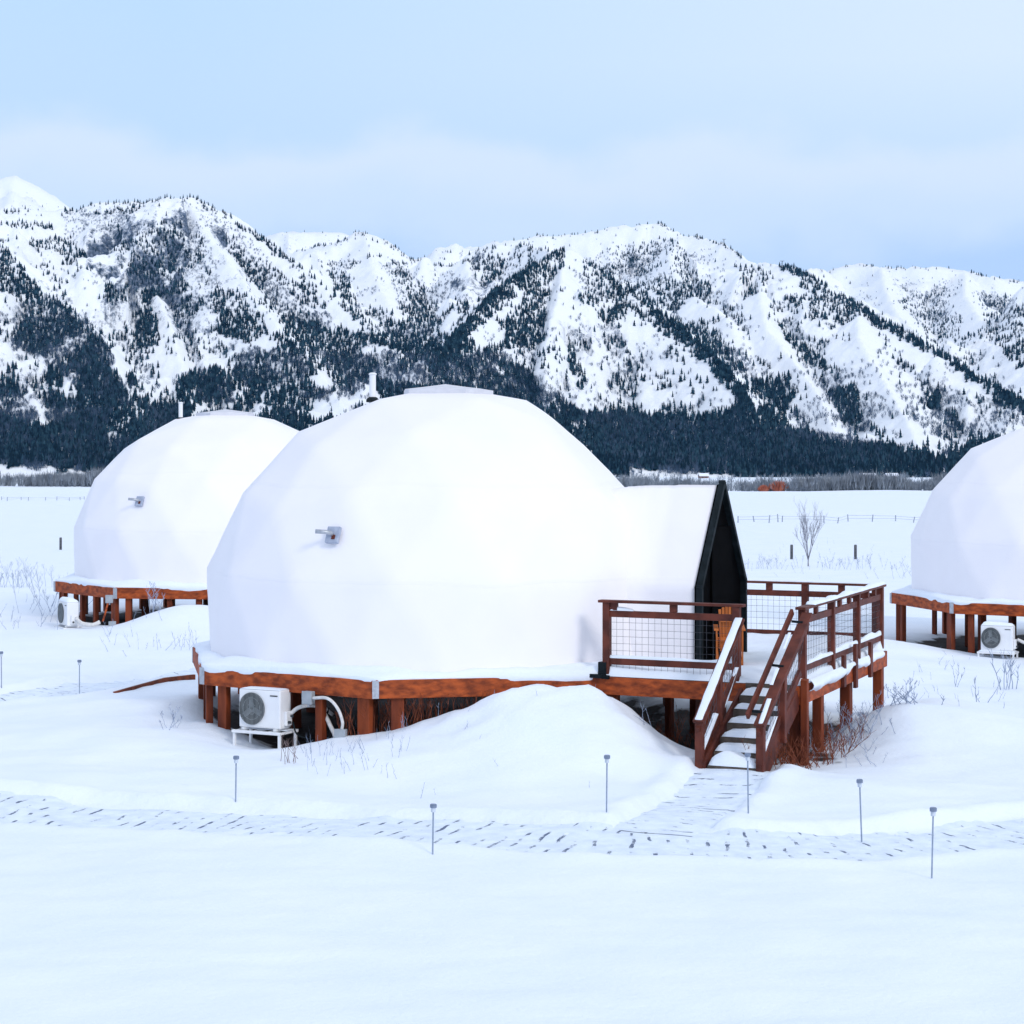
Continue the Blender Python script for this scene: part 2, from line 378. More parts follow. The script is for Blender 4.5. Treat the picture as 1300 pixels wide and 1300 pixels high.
# ------------------------------------------------------------------ ground sheet
def axis(segs):
    out = [segs[0][0]]
    for (a, b, s0, s1) in segs:
        x = a; 
        while x < b-1e-6:
            t = (x-a)/(b-a); x = x + s0*(s1/s0)**t; out.append(min(x, b))
    return np.unique(np.round(out, 4))
ys = np.concatenate([axis([(2,14,.5,.12)]), axis([(14,33,.085,.085)]), axis([(33,54,.13,.2)]), axis([(54,4200,.5,60)])]); ys = np.unique(ys)
xp = np.concatenate([axis([(0,6.6,.085,.085)]), axis([(6.6,14,.1,.22)]), axis([(14,2600,.5,70)])]); xp = np.unique(xp)
xs = np.unique(np.concatenate([-xp, xp]))
GX, GY = np.meshgrid(xs, ys)
GZ = gz(GX, GY)
ground = np_mesh('ground', np.stack([GX, GY, GZ], -1).reshape(-1,3), grid_faces(len(ys), len(xs)), M['snow'])
at = ground.data.attributes.new('soil_shade', 'FLOAT', 'POINT')
soil_shade = sheltered(GX, GY)*.72  # bare ground, strengthened to paint the dark under decks and porch
soil_shade = np.maximum(soil_shade, .50*np.exp(-((GX-4.05)/.55)**2-((GY-28.3)/1.0)**2))
at.data.foreach_set('value', soil_shade.ravel().astype(np.float32))
tag(ground, kind='structure')

def path_sheet(pts, w, u0=0):
    P = [Vector(p) for p in pts]; Q = [P[0]]; step = .12
    for a, b in zip(P[:-1], P[1:]):
        n = max(1, int((b-a).length/step)); Q += [a.lerp(b, (k+1)/n) for k in range(n)]
    V = []; UV = []; nc = 9; s = 0
    for i, q in enumerate(Q):
        d = (Q[min(i+1,len(Q)-1)]-Q[max(i-1,0)]).normalized(); nrm = Vector((-d.y, d.x))
        if i: s += (q-Q[i-1]).length
        for j in range(nc):
            t = (j/(nc-1)*2-1)*(w+.0); p = q+nrm*t; V.append((p.x, p.y)); UV.append((s+u0, t+2))
    V = np.array(V)
    z = gz(V[:,0], V[:,1], False)
    # the sheet rides just above the trench floor
    inn = np.abs(np.array(UV)[:,1]-2) / w
    z = z + .014 + fbm(V[:,0]/.35, V[:,1]/.35, 3, 40)*.012 - .05*sstep(.80, 1.0, inn)
    return np.column_stack([V, z]), np.array(UV), len(Q), nc
for k, (pts, w) in enumerate(PATHS):
    V, UV, nr, nc = path_sheet(pts, w, k*7.3)
    o = np_mesh('path', V, grid_faces(nr, nc), M['path'])
    uvl = o.data.uv_layers.new(name='UVMap'); idx = np.zeros(len(o.data.loops), np.int32); o.data.loops.foreach_get('vertex_index', idx)
    uvl.data.foreach_set('uv', UV[idx].astype(np.float32).ravel()); tag(o, kind='structure')
    if k == 1: o.location.z = .006

# ------------------------------------------------------------------ geodesic domes
RS = 3.68; SZ = .92
def icosphere3():
    ph = math.atan(.5); V = [Vector((0,0,1))]
    for k in range(5): V.append(Vector((math.cos(ph)*math.cos(R(72*k)), math.cos(ph)*math.sin(R(72*k)), math.sin(ph))))
    for k in range(5): V.append(Vector((math.cos(ph)*math.cos(R(72*k+36)), math.cos(ph)*math.sin(R(72*k+36)), -math.sin(ph))))
    V.append(Vector((0,0,-1))); Fs = []
    for k in range(5):
        a, b = 1+k, 1+(k+1)%5; c, d = 6+k, 6+(k+1)%5
        Fs += [(0,a,b), (a,c,b), (b,c,d), (c,11,d)]
    tris = []
    for f in Fs:
        A, B, C = [V[i] for i in f]; n = 3
        P = {}
        for i in range(n+1):
            for j in range(n+1-i): P[i,j] = (A*(n-i-j)+B*i+C*j)/n
        for i in range(n):
            for j in range(n-i):
                tris.append((P[i,j], P[i+1,j], P[i,j+1]))
                if i+j < n-1: tris.append((P[i+1,j], P[i+1,j+1], P[i,j+1]))
    return [tuple(p.normalized() for p in t) for t in tris]
ZCUT = -math.cos(R(80.5))
def dome_pt(d):
    if d.z < -.12:
        h = Vector((d.x, d.y, 0)).normalized()*.985; d = Vector((h.x, h.y, -.19))
    return Vector((d.x*RS, d.y*RS, (d.z+.19)*RS*SZ))
def dome_mesh(seed):
    V = []; Fc = []; key = {}
    def idx(p):
        k = (round(p.x,4), round(p.y,4), round(p.z,4))
        if k not in key: key[k] = len(V); V.append(p)
        return key[k]
    n = 9
    for t in icosphere3():
        if min(p.z for p in t) < -.42: continue
        A, B, C = [dome_pt(p) for p in t]
        cz = Vector((0,0,.19*RS*SZ))
        low = sum(1 for p in t if p.z < -.12)
        g = {}
        for i in range(n+1):
            for j in range(n+1-i):
                q = (A*(n-i-j)+B*i+C*j)/n
                u = Vector((q.x, q.y, (q.z-cz.z)/SZ)); s = RS/u.length
                if q.z > .3: q2 = Vector((q.x*s, q.y*s, cz.z+(q.z-cz.z)*s)); q = q.lerp(q2, .02)
                g[i,j] = idx(q)
        for i in range(n):
            for j in range(n-i):
                Fc.append((g[i,j], g[i+1,j], g[i,j+1]))
                if i+j < n-1: Fc.append((g[i+1,j], g[i+1,j+1], g[i,j+1]))
    V = np.array([tuple(v) for v in V])
    # soft ripple of loose fabric, stronger towards the hem
    th = np.arctan2(V[:,1], V[:,0]); rr = np.hypot(V[:,0], V[:,1])+1e-6
    rip = fbm(th*9, V[:,2]*1.1, 3, seed)*.012 + fbm(th*34, V[:,2]*.7, 2, seed+9)*.022*np.exp(-V[:,2]/.9)
    rip *= sstep(0,.8,rr)
    V[:,0] += V[:,0]/rr*rip; V[:,1] += V[:,1]/rr*rip
    return V, np.array(Fc)
def draw_tight(V, ang, d, slope):
    """the side towards the entrance is pulled flat"""
    n = np.array([math.cos(ang)*slope, math.sin(ang)*slope, 1.0]); n /= np.linalg.norm(n)
    ex = (V-np.array([0,0,.19*RS*SZ]))@n - d
    k = .05; ex = np.where(ex > -.3, k*np.log1p(np.exp(np.clip(ex/k, -30, 30))), 0)
    return V - ex[:,None]*n*.95
def dome_hit(c, zd, px, py):
    """where a line of sight meets the dome: used to set vent and flue at their real place on it"""
    d = Vector(((px-650)/F, 1, -(py-HY)/F)); o = Vector((0,0,HC)); cc = Vector((c.x, c.y, zd+.19*RS*SZ))
    S = Vector((1/RS, 1/RS, 1/(RS*SZ)))
    d2 = Vector([d[i]*S[i] for i in range(3)]); o2 = Vector([(o[i]-cc[i])*S[i] for i in range(3)])
    a = d2.dot(d2); b = 2*o2.dot(d2); e = o2.dot(o2)-.975
    t = (-b-math.sqrt(max(0, b*b-4*a*e)))/(2*a)
    p = o+d*t; nrm = Vector([(p[i]-cc[i])*S[i]*S[i] for i in range(3)]).normalized()
    return p, nrm
def build_dome(c, zd, rot, label, vent_px, seed):
    root = empty('geodesic_dome', (c.x, c.y, zd), 0, label=label, cat='dome tent')
    V, Fc = dome_mesh(seed)
    cs, sn = math.cos(rot), math.sin(rot); V = np.column_stack([V[:,0]*cs-V[:,1]*sn, V[:,0]*sn+V[:,1]*cs, V[:,2]])
    if seed == 1: V = draw_tight(V, R(-9), 3.17, 1.06)
    o = np_mesh('fabric_cover', V, Fc, M['fabric'], k=3); o.parent = root
    # cap over the crown: five-sided, lifted a finger above the cover
    mb = MB(); top = (1+.19)*RS*SZ
    ring = []; 
    for k in range(10):
        a = rot+R(36*k); r = .62 if k%2 else .74; z = .19*RS*SZ+math.sqrt(max(0, 1-(r/RS)**2))*RS*SZ
        ring.append((r*math.cos(a), r*math.sin(a), z+.006))
    vs = [(0,0,top+.035)] + [(x*.5,y*.5,z*.5+(top+.03)*.5) for x,y,z in ring] + ring + [(x,y,z-.13) for x,y,z in ring]
    fs = []
    for k in range(10):
        j = (k+1)%10; fs += [(0,1+k,1+j),(1+k,11+k,11+j,1+j),(11+k,21+k,21+j,11+j)]
    mb.add(vs, fs).build('crown_cap', M['cap'], root)
    # flue pipe through the left shoulder
    x = 1.12 if seed == 3 else -1.12; z = .19*RS*SZ+math.sqrt(1-(x/RS)**2)*RS*SZ-.06
    fl = MB().tube([(x,.1,z-.1),(x,.1,z+.40)], .05, 14).lathe((x,.1,z+.40), [(.02,0),(.062,.002),(.062,.02),(.03,.035)], 14).build('flue_pipe', M['white'], root, smooth=False)
    MB().lathe((x,.1,z-.02), [(.10,0),(.10,.04),(.07,.07),(.055,.08)], 12).build('flue_flange', M['black'], fl)
    p, nrm = dome_hit(c, zd, *vent_px); p = p-Vector((c.x,c.y,zd))
    up = Vector((0,0,1)); tx = up.cross(nrm).normalized(); ty = nrm.cross(tx)
    m3 = Matrix((tx, ty, nrm)).transposed()
    vp = MB().box(p+nrm*.02, (.20,.24,.06), m3).build('vent_plate', M['flash'], root, bevel=.008)
    side = (nrm*.9+Vector((-.6,0,.08))).normalized()
    MB().tube([p-nrm*.05, p+nrm*.10, p+nrm*.13+Vector((-.06,0,.005)), p+nrm*.14+Vector((-.19,-.02,.01))], .03, 10).build('vent_pipe', M['steel'], vp, smooth=True)
    MB().box(p+nrm*.06+Vector((.03,0,-.05)), (.05,.06,.07), m3).build('vent_bracket', M['rail'], vp)
    return root
dome = build_dome(CM, ZD+.03, R(8), 'largest white geodesic dome tent, in the centre, with a gabled entrance porch', (424,680), 1)
dome_l = build_dome(CL, ZL+.03, R(31), 'white geodesic dome tent standing behind the largest one, on the left', (178,637), 2)
dome_r = build_dome(CR, ZR+.03, R(-14), 'white geodesic dome tent cut off by the right edge of the picture', (1390,690), 3)

# entrance vestibule of the big dome, a loft that flares into the cover
def vestibule():
    rows = []; av = np.concatenate([np.linspace(4.385, 3.6, 12), np.linspace(3.55, 2.45, 34)])
    npf = 61; EV, RG = 1.13, 2.55
    for a in av:
        f = max(0, 3.75-a)
        w = .93 + .78*f**1.8; e = EV + .25*f
        wb = w + .18*f**1.3
        prof = [(-wb,0),(-w,e),(0,RG),(w,e),(wb,0)]
        L = [0]
        for p, q in zip(prof[:-1], prof[1:]): L.append(L[-1]+math.dist(p,q))
        t = np.linspace(0, L[-1], npf)
        b = np.interp(t, L, [p[0] for p in prof]); z = np.interp(t, L, [p[1] for p in prof])
        k = int(2+min(1,f)*8)
        if f > 0:   # rounder towards the dome
            ker = np.ones(2*k//2*2+1)/(2*k//2*2+1); h = len(ker)//2
            bp = np.convolve(np.pad(b, h, 'edge'), ker, 'valid'); zp = np.convolve(np.pad(z, h, 'edge'), ker, 'valid')
            g = min(1, f*.9); b = b*(1-g)+bp*g; zz = z*(1-g)+zp*g
            zz[0] = 0; zz[-1] = 0; zz = zz+(RG-.01-zz[npf//2])*np.clip(zz/RG,0,1)**2; z = zz
        fold = min(1, f*1.3)*np.exp(-z/1.2)*fbm(np.full(npf, a*6.5)+z*1.6, z*.35+np.sign(b)*9, 3, 77)*.30
        sag = fbm(np.full(npf, a*1.7), t*1.4, 3, 55)*.035*min(1, (4.41-a)*4)
        b = b + np.sign(b)*(fold+sag)
        rows.append([(a, bb, zz) for bb, zz in zip(b, z)])
    root = dome
    V = np.array([[tuple(pw(a,b,z)-Vector((CM.x,CM.y,0))) for a,b,z in r] for r in rows]).reshape(-1,3)
    o = np_mesh('entrance_canopy', V, grid_faces(len(av), npf), M['fabric']); o.parent = root; sd = o.modifiers.new('thick', 'SOLIDIFY'); sd.thickness = .02; sd.offset = -1
    loc = lambda a,b,z: pw(a,b,z)-Vector((CM.x,CM.y,0))
    mb = MB(); w = .955; pts = [(-w,-.02),(-w,EV),(0,RG+.03),(w,EV),(w,-.02)]
    for p, q in zip(pts[:-1], pts[1:]):
        d = Vector((q[0]-p[0], q[1]-p[1])).normalized()*.03
        mb.bar(loc(4.47,p[0]-d.x,p[1]-d.y), loc(4.47,q[0]+d.x,q[1]+d.y), .06, .09, tuple(EA.to_3d()))
    mb.build('gable_frame', M['black'], o)
    # black sheet standing in for the unlit interior, and the door
    mb = MB(); a0, a1 = 4.388, 4.42
    pf = [(-.94,0),(-.94,EV),(0,RG+.005),(.94,EV),(.94,0)]
    vs = [loc(a0,b,z) for b,z in pf]+[loc(a1,b,z) for b,z in pf]
    mb.add(vs, [(4,3,2,1,0),(5,6,7,8,9)]+[(i,(i+1)%5,5+(i+1)%5,5+i) for i in range(5)])
    d = mb.build('interior_shade', M['door'], o)
    mb = MB().box(loc(4.44,.05,.98), (.03,.86,1.94), Matrix.Rotation(AX,3,'Z')); dr = mb.build('door', M['door'], o, bevel=.01)
    return o
vestibule()

# ------------------------------------------------------------------ decks
def deck(oct_, c, zd, label, ts, cat='deck'):
    root = empty('wooden_deck', (c.x, c.y, 0), label=label, cat=cat); L = lambda p, z: Vector((p.x-c.x, p.y-c.y, z))
    inner = [(L(c+(p-c)*.985, 0).x, L(c+(p-c)*.985, 0).y) for p in oct_]
    MB().prism(inner, zd-.045, zd-.004).build('platform', M['deckshade'], root)
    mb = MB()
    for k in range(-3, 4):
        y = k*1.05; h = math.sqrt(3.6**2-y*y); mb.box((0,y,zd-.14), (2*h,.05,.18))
    mb.build('joists', M['deckshade'], root)
    for i in range(8):
        a, b = oct_[i], oct_[(i+1)%8]; d = (b-a).normalized(); nrm = Vector((d.y, -d.x))
        j = random.uniform(-.008,.008)
        MB().bar(L(a+d*.004, zd-.13+j), L(b-d*.03, zd-.13+j), .045, .25).build('rim_beam', M['cedar'], root, bevel=.006)
        m = Matrix.Rotation(math.atan2(d.y,d.x),3,'Z')
        for t, w in ts:
            p = a.lerp(b, t)-nrm*.10; g = gzs(p.x, p.y)
            w2 = w*random.uniform(.92,1.08)
            top = zd-.06 if w < .15 else zd-.02
            MB().box(L(p,0)+Vector((0,0,(g-.35+zd-.05)/2)), (w2,.10,zd-.05-g+.35), m).build('support_post', M['post'], root, bevel=.006)
        # strap at the corner
        MB().box(L(a,0)+Vector((nrm.x*.025,nrm.y*.025,zd-.13)), (.09,.012,.24), m).build('corner_strap', M['steel'], root)
    for k in range(8):
        an = R(45*k+20); p = c+Vector((math.cos(an),math.sin(an)))*2.35; g = gzs(p.x,p.y)
        MB().box(L(p,0)+Vector((0,0,(g-.3+zd-.05)/2)), (.14,.14,zd-.05-g+.3), Matrix.Rotation(an,3,'Z')).build('inner_post', M['post'], root)
    return root
deck_m = deck(OCT_M, CM, ZD, 'stained wooden deck with railed porch and snowy steps under the central dome', [(.10,.17),(.67,.115),(.92,.19)])
deck_l = deck(OCT_L, CL, ZL, 'stained octagonal deck on posts carrying the left hand dome', [(.09,.13),(.40,.11),(.62,.11),(.93,.22)])
deck_r = deck(OCT_R, CR, ZR, 'stained octagonal deck on posts carrying the dome at the right edge', [(.13,.12),(.92,.24)])

OFF = Vector((CM.x, CM.y, 0))
def q(a, b, z=0): return pw(a, b, z)-OFF
MZ = Matrix.Rotation(AX, 3, 'Z')
# porch
MB().prism([(q(a,b).x, q(a,b).y) for a,b in ((3.3,-2.16),(6.3,-2.16),(6.3+ar(3.08),3.08),(2.6,3.08))], ZD-.05, ZD-.008).build('porch_floor', M['deckshade'], deck_m)
for (a0,b0,a1,b1) in ((3.36,-2.19,6.32,-2.19),(6.33,-2.15,6.33+ar(3.08),3.08),(6.3+ar(3.1),3.1,3.2,3.1)):
    MB().bar(q(a0,b0,ZD-.13), q(a1,b1,ZD-.13), .045, .24).build('rim_beam', M['cedar'], deck_m, bevel=.006)
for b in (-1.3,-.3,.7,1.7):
    MB().bar(q(3.6,b,ZD-.14), q(6.28+ar(b),b,ZD-.14), .05, .17).build('porch_joist', M['deckshade'], deck_m)
for a, b, w in ((3.62,-2.05,.14),(5.0,-2.02,.14),(6.2,-2.0,.15),(6.24+ar(-.95),-.95,.13),(6.24+ar(.75),.75,.15),(6.24+ar(2.95),2.95,.14),(4.4,2.95,.14),(4.3,.4,.14)):
    p = pw(a,b); g = gzs(p.x,p.y)
    MB().box(q(a,b,(g-.35+ZD-.05)/2), (w,w,ZD-.05-g+.35), MZ).build('support_post', M['post'], deck_m, bevel=.006)

def wire_panel(parent, c0, c1, c2, c3, nu, nv):
    """welded wire filling a quad c0 c1 (bottom) c3 c2 (top)"""
    mb = MB(); r = .0020
    for i in range(nu+1):
        t = i/nu; mb.tube([c0.lerp(c1,t), c3.lerp(c2,t)], r, 4, False)
    for j in range(nv+1):
        t = j/nv; mb.tube([c0.lerp(c3,t), c1.lerp(c2,t)], r, 4, False)
    return mb.build('wire_panel', M['wire'], parent)
def railing(a0, b0, a1, b1, ts, blocks, H=.98, ext=0.0, boards=True):
    A = q(a0,b0,ZD); B = q(a1,b1,ZD); d = (B-A).normalized(); n = d.cross(Vector((0,0,1)))
    up = Vector((0,0,1)); m = Matrix((d, -n, up)).transposed()
    mb = MB().bar(A+up*(H+.018)-d*.06, B+up*(H+.018)+d*.06, .14, .036)
    rail = mb.build('railing', M['rail'], deck_m, bevel=.005)
    MB().bar(A+up*(H-.15)+d*.04, B+up*(H-.15)-d*.04, .045, .09).build('middle_rail', M['rail'], rail, bevel=.004)
    MB().bar(A+up*.20+d*.04, B+up*.20-d*.04, .045, .09).build('bottom_rail', M['rail'], rail, bevel=.004)
    for t in ts:
        p = A.lerp(B,t); MB().box(p+up*(H/2-.12), (.10,.10,H+.24), m).build('railing_post', M['rail'], rail, bevel=.006)
    for t in blocks:
        p = A.lerp(B,t); MB().box(p+up*(H-.052), (.10,.05,.10), m).build('spacer_block', M['rail'], rail)
    for t0, t1 in zip(ts[:-1], ts[1:]):
        l = (B-A).length*(t1-t0); p0 = A.lerp(B,t0)+d*.05; p1 = A.lerp(B,t1)-d*.05
        wire_panel(rail, p0+up*.06, p1+up*.06, p1+up*(H-.17), p0+up*(H-.17), max(4,int(l/.095)), 8)
    return rail
railing(3.5,-2.12,5.46,-2.12, [0.025,.975], [.08,.52], H=1.0)
railing(6.27,-2.0,6.27+ar(3.02),3.02, [.012,.34,.66,.985], [.16,.44,.56,.80,.90])
railing(6.22+ar(3.05),3.05,3.6,3.05, [.02,.5,.98], [.25,.75])
MB().box(q(3.5,-2.12,ZD+.10), (.12,.12,.17), MZ).build('post_base', M['black'], deck_m)
MB().bar(q(3.25,-2.2,ZD+.005), q(3.62,-2.24,ZD-.01), .07, .05).build('gap_shade', M['black'], deck_m)  # black bar stands in for the shaded gap where the porch begins
for b, h in ((.75,.42),(-.0,.30),(1.75,.35)):          # boards bolted to the outside of the posts
    MB().box(q(6.38+ar(b),b*1.0,ZD-.02), (.05,.11,h*1.5), MZ).build('bracing_board', M['rail'], deck_m, bevel=.005)
# staircase
A0, A1 = 5.55, 6.26; BT, BB = -2.22, -3.72; ZT, ZB = ZD, .20; NS = 6
st = MB()
for a in (A0-.02, A1+.02):
    st.bar(q(a,BT,ZT-.17), q(a,BB,ZB-.06), .045, .26)
stair = st.build('staircase', M['rail'], deck_m, bevel=.005)
STEPS = []
for k in range(NS):
    b = BT-(k+.5)*(BT-BB)/NS; z = ZT-(k+1)*(ZT-ZB)/(NS)+.02
    STEPS.append((b,z)); run = (BT-BB)/NS
    MB().box(q((A0+A1)/2,b,z-.02), (A1-A0-.05,run+.02,.04), MZ).build('tread', M['tread'], stair, bevel=.004)
    MB().box(q((A0+A1)/2,b+run/2-.015,z+.075), (A1-A0-.06,.02,.125), MZ).build('riser', M['tread'], stair)
def stair_rail(a, inner):
    T = q(a+(.10 if inner else 0),BT+(.16 if inner else .06),2.04 if inner else 1.94); B = q(a,BB-.06,.76); d = (B-T).normalized()
    hr = MB().bar(T, B, .14, .036, (0,0,1)).build('handrail', M['rail'], stair, bevel=.005)
    MB().bar(T-Vector((0,0,.11)), B-Vector((0,0,.11)), .045, .09).build('sloping_rail', M['rail'], stair)
    T2 = q(a+(.05 if inner else 0),BT-.02,1.94-.66); B2 = q(a,BB+.05,.84-.52)
    MB().bar(T2, B2, .05, .09).build('sloping_rail', M['rail'], stair, bevel=.004)
    for t, zb in ((.53,.45),(.96,-.1)):
        p = T.lerp(B,t); MB().box(Vector((p.x,p.y,(p.z-.04+zb)/2)), (.10,.10,p.z-.04-zb), MZ).build('stair_post', M['rail'], stair, bevel=.006)
    up = Vector((0,0,1))
    wire_panel(stair, T2.lerp(B2,.03)+up*.03, T2.lerp(B2,.92)+up*.03, T.lerp(B,.90)-up*.14, T.lerp(B,.05)-up*.14, 13, 4)
    if inner:
        MB().bar(q(a-.10,BT+.14,2.06), q(a-.17,BB+.0,.86), .04, .09).build('grab_rail', M['rail'], stair, bevel=.006)
        for t in (.1,.5,.9):
            p = T.lerp(B,t); MB().bar(p+up*.02, p+up*.03-EA.to_3d()*.15, .03, .03).build('rail_bracket', M['black'], stair)
stair_rail(5.47, False); stair_rail(6.27, True)
# post standing at the foot of the porch corner
for dx in (0,.13):
    p = pw(6.33+dx*.3,-2.05-dx); MB().box(q(6.33+dx*.3,-2.05-dx,.5), (.09,.09,1.35), MZ).build('support_post', M['post'], deck_m, bevel=.006)

# ------------------------------------------------------------------ snow lying on things
def layer(name, V, nr, nc, sol=0): 
    o = np_mesh(name, V, grid_faces(nr, nc), M['snow']); return o
def deck_snow(oct_, c, zd, seed, thick=.08):
    nth, nr = 240, 26; V = []
    ang = np.linspace(0, 2*np.pi, nth)
    ox = np.array([p.x-c.x for p in oct_]+[oct_[0].x-c.x]); oy = np.array([p.y-c.y for p in oct_]+[oct_[0].y-c.y])
    rad = []
    for t in ang:
        dx, dy = math.cos(t), math.sin(t); best = 9
        for k in range(8):
            ax_, ay_, bx, by = ox[k], oy[k], ox[k+1], oy[k+1]; ex, ey = bx-ax_, by-ay_
            den = dx*ey-dy*ex
            if abs(den) < 1e-9: continue
            s = (ax_*ey-ay_*ex)/den; u = (ax_*dy-ay_*dx)/den
            if s > 0 and -1e-6 <= u <= 1+1e-6: best = min(best, s)
        rad.append(best)
    rad = np.array(rad)
    edge = fbm(np.cos(ang)*9, np.sin(ang)*9, 4, seed)
    sl = fbm(np.cos(ang)*2.3, np.sin(ang)*2.3, 3, seed+5)
    over = .005+.05*np.clip(sl+.1, 0, 1)+edge*.03
    rows = []
    r0 = 3.3
    for j in range(nr):
        t = j/(nr-1-3) if j < nr-3 else 1
        r = r0+(rad+over-r0)*min(t,1)
        bank = .07*np.exp(-((r-3.62)/.16)**2)*(1+1.2*fbm(np.cos(ang)*3, np.sin(ang)*3, 3, seed+2))
        z = zd+thick*.75+.05*fbm(np.cos(ang)*r*1.4, np.sin(ang)*r*1.4, 3, seed+1)+bank
        z = z - (np.clip((t-.8)/.2,0,1)**2)*.03
        if j >= nr-3:
            drop = [.03,.06,.10][j-(nr-3)]; z = zd+thick*.75-drop-.03+0*ang - .07*np.clip(sl,0,1)*(j-(nr-4))/3; r = r - [0,.005,.03][j-(nr-3)]
        rows.append(np.column_stack([c.x+r*np.cos(ang), c.y+r*np.sin(ang), z]))
    return np.concatenate(rows), nr, nth
def add_snow(name, pieces):
    V = []; Fs = []; o = 0
    for v, nr, nc in pieces:
        V.append(v); Fs.append(grid_faces(nr, nc)+o); o += len(v)
    ob = np_mesh(name, np.concatenate(V), np.concatenate(Fs), M['snow']); tag(ob, kind='stuff'); return ob
def slab_snow(A, B, w, t, seed, side=None):
    """ridge of snow lying along a rail from A to B"""
    A = Vector(A); B = Vector(B); d = (B-A); l = d.length; d.normalize(); n = d.cross(Vector((0,0,1))).normalized(); up = n.cross(d)
    nr = max(4, int(l/.03)); rows = []
    for i in range(nr+1):
        s = i/nr; h = t*(1+1.3*float(fbm(np.array([s*l*2.2]), np.array([seed*3.7]), 3, seed)[0]))*min(1, s*l/.03+.1, (1-s)*l/.03+.1)
        h = max(h, .004); ww = w/2*(1+.25*float(fbm(np.array([s*l*4]), np.array([seed*1.7+9]), 3, seed+3)[0]))
        for u, hh in ((-1,0),(-.97,.55),(-.75,.9),(-.3,1.04),(.2,1.0),(.7,.88),(.96,.5),(1,0)):
            rows.append(tuple(A+d*(s*l)+n*(u*ww)+up*(hh*h)))
    return np.array(rows), nr+1, 8
pieces = [deck_snow(OCT_M, CM, ZD, 60), ]
# porch snow
na, nb = 70, 110; aa = np.linspace(3.1, 6.33, na); bb = np.linspace(-2.18, 3.1, nb)
PA, PB = np.meshgrid(aa, bb)
h = .085+.06*fbm(PA*1.1, PB*1.1, 4, 90)+.10*np.exp(-((PB-3.0)/.35)**2)+.09*np.exp(-((PA-3.5)/.5)**2)*np.exp(-((PB+1.9)/.5)**2)
e = np.minimum.reduce([(6.33-PA)/.06, (PB+2.18)/.06, (3.1-PB)/.06, np.ones_like(PA)]); h = h*np.clip(e,0,1)**.5+.004
h = h*(1-.75*np.exp(-((PA-5.85)/.32)**2-((PB+2.0)/.28)**2))
P0 = np.array([CM.x, CM.y]); PA = PA+ar(PB)*np.clip((PA-3.1)/3.2,0,1); XY = P0+PA[...,None]*np.array(EA)+PB[...,None]*np.array(EB)
pieces.append((np.concatenate([XY, (ZD-.006+h)[...,None]], -1).reshape(-1,3), nb, na))
W = lambda a,b,z: pw(a,b,z)
pieces += [slab_snow(W(6.27,-1.6,ZD+1.016), W(6.27+ar(3.05),3.05,ZD+1.016), .13, .035, 4),
           slab_snow(W(6.2+ar(3),3.05,ZD+1.016), W(3.6,3.05,ZD+1.016), .12, .02, 5),
           slab_snow(W(3.55,-2.12,ZD+.245), W(5.4,-2.12,ZD+.245), .05, .035, 6),
           slab_snow(W(6.27,-1.9,ZD+.245), W(6.27+ar(2.95),2.95,ZD+.245), .06, .06, 7),
           slab_snow(W(3.6,-2.12,ZD+.895), W(3.95,-2.12,ZD+.895), .05, .035, 8),
           slab_snow(W(5.47,BT+.02,1.96), W(5.47,BB-.05,.78), .11, .012, 9),
           slab_snow(W(6.25,BT-.75,1.94-.54), W(6.25,BT-1.0,1.94-.73), .05, .008, 10), slab_snow(W(6.29,BT-1.2,1.94-.88), W(6.29,BB-.05,.785), .06, .012, 15), slab_snow(W(6.24,BT-.2,1.94-.13), W(6.24,BT-.45,1.94-.32), .04, .006, 16),
           slab_snow(W(5.47,BT-.06,1.94-.66+.03), W(5.47,BT-.6,1.0-.16), .06, .03, 11),
           slab_snow(W(5.47,BB+.62,.79), W(5.47,BB+.06,.37), .07, .035, 12),
           slab_snow(W(6.27,BB+.62,.80), W(6.27,BB+.06,.37), .06, .03, 13)]
for k, (b,z) in enumerate(STEPS):
    n = 18; u = np.linspace(A0+.04, A1-.04, n); v = np.linspace(b-.14, b+.11, 8); U, Vv = np.meshgrid(u, v)
    h = .05+.03*k/5+.05*fbm(U*3+k*7, Vv*4, 3, 100+k)+(.10 if k == NS-1 else .015)*np.exp(-((U-5.8)/.2)**2)
    e = np.minimum.reduce([(U-A0-.04)/.05, (A1-.04-U)/.05, (Vv-b+.14)/.04, np.ones_like(U)]); h = np.maximum(h*np.clip(e,0,1)**.6, .003)
    XY = P0+U[...,None]*np.array(EA)+Vv[...,None]*np.array(EB)
    pieces.append((np.concatenate([XY, (z+h)[...,None]], -1).reshape(-1,3), 8, n))
# snow plastered on the outer side of the right rim beam
n = 90; bq = np.linspace(-1.9, 2.6, n); rows = []
for j in range(7):
    t = j/6
    dp = .10+.11*(fbm(bq*1.3, np.zeros(n), 4, 140)+.25)+.10*np.exp(-((bq+1.1)/.9)**2)
    off = .035+.05*math.sin(t*math.pi)*(1+fbm(bq*2, np.full(n,t), 3, 141))
    a = 6.33+off+ar(bq); z = ZD+.05-t*np.clip(dp,.03,.30)
    if j == 6: a = 6.345+ar(bq)
    XY = P0+(a*np.ones(n))[:,None]*np.array(EA)+bq[:,None]*np.array(EB); rows.append(np.column_stack([XY, z]))
pieces.append((np.concatenate(rows), 7, n))
add_snow('lying_snow', pieces)
add_snow('lying_snow', [deck_snow(OCT_L, CL, ZL, 61)]); add_snow('lying_snow', [deck_snow(OCT_R, CR, ZR, 62)])

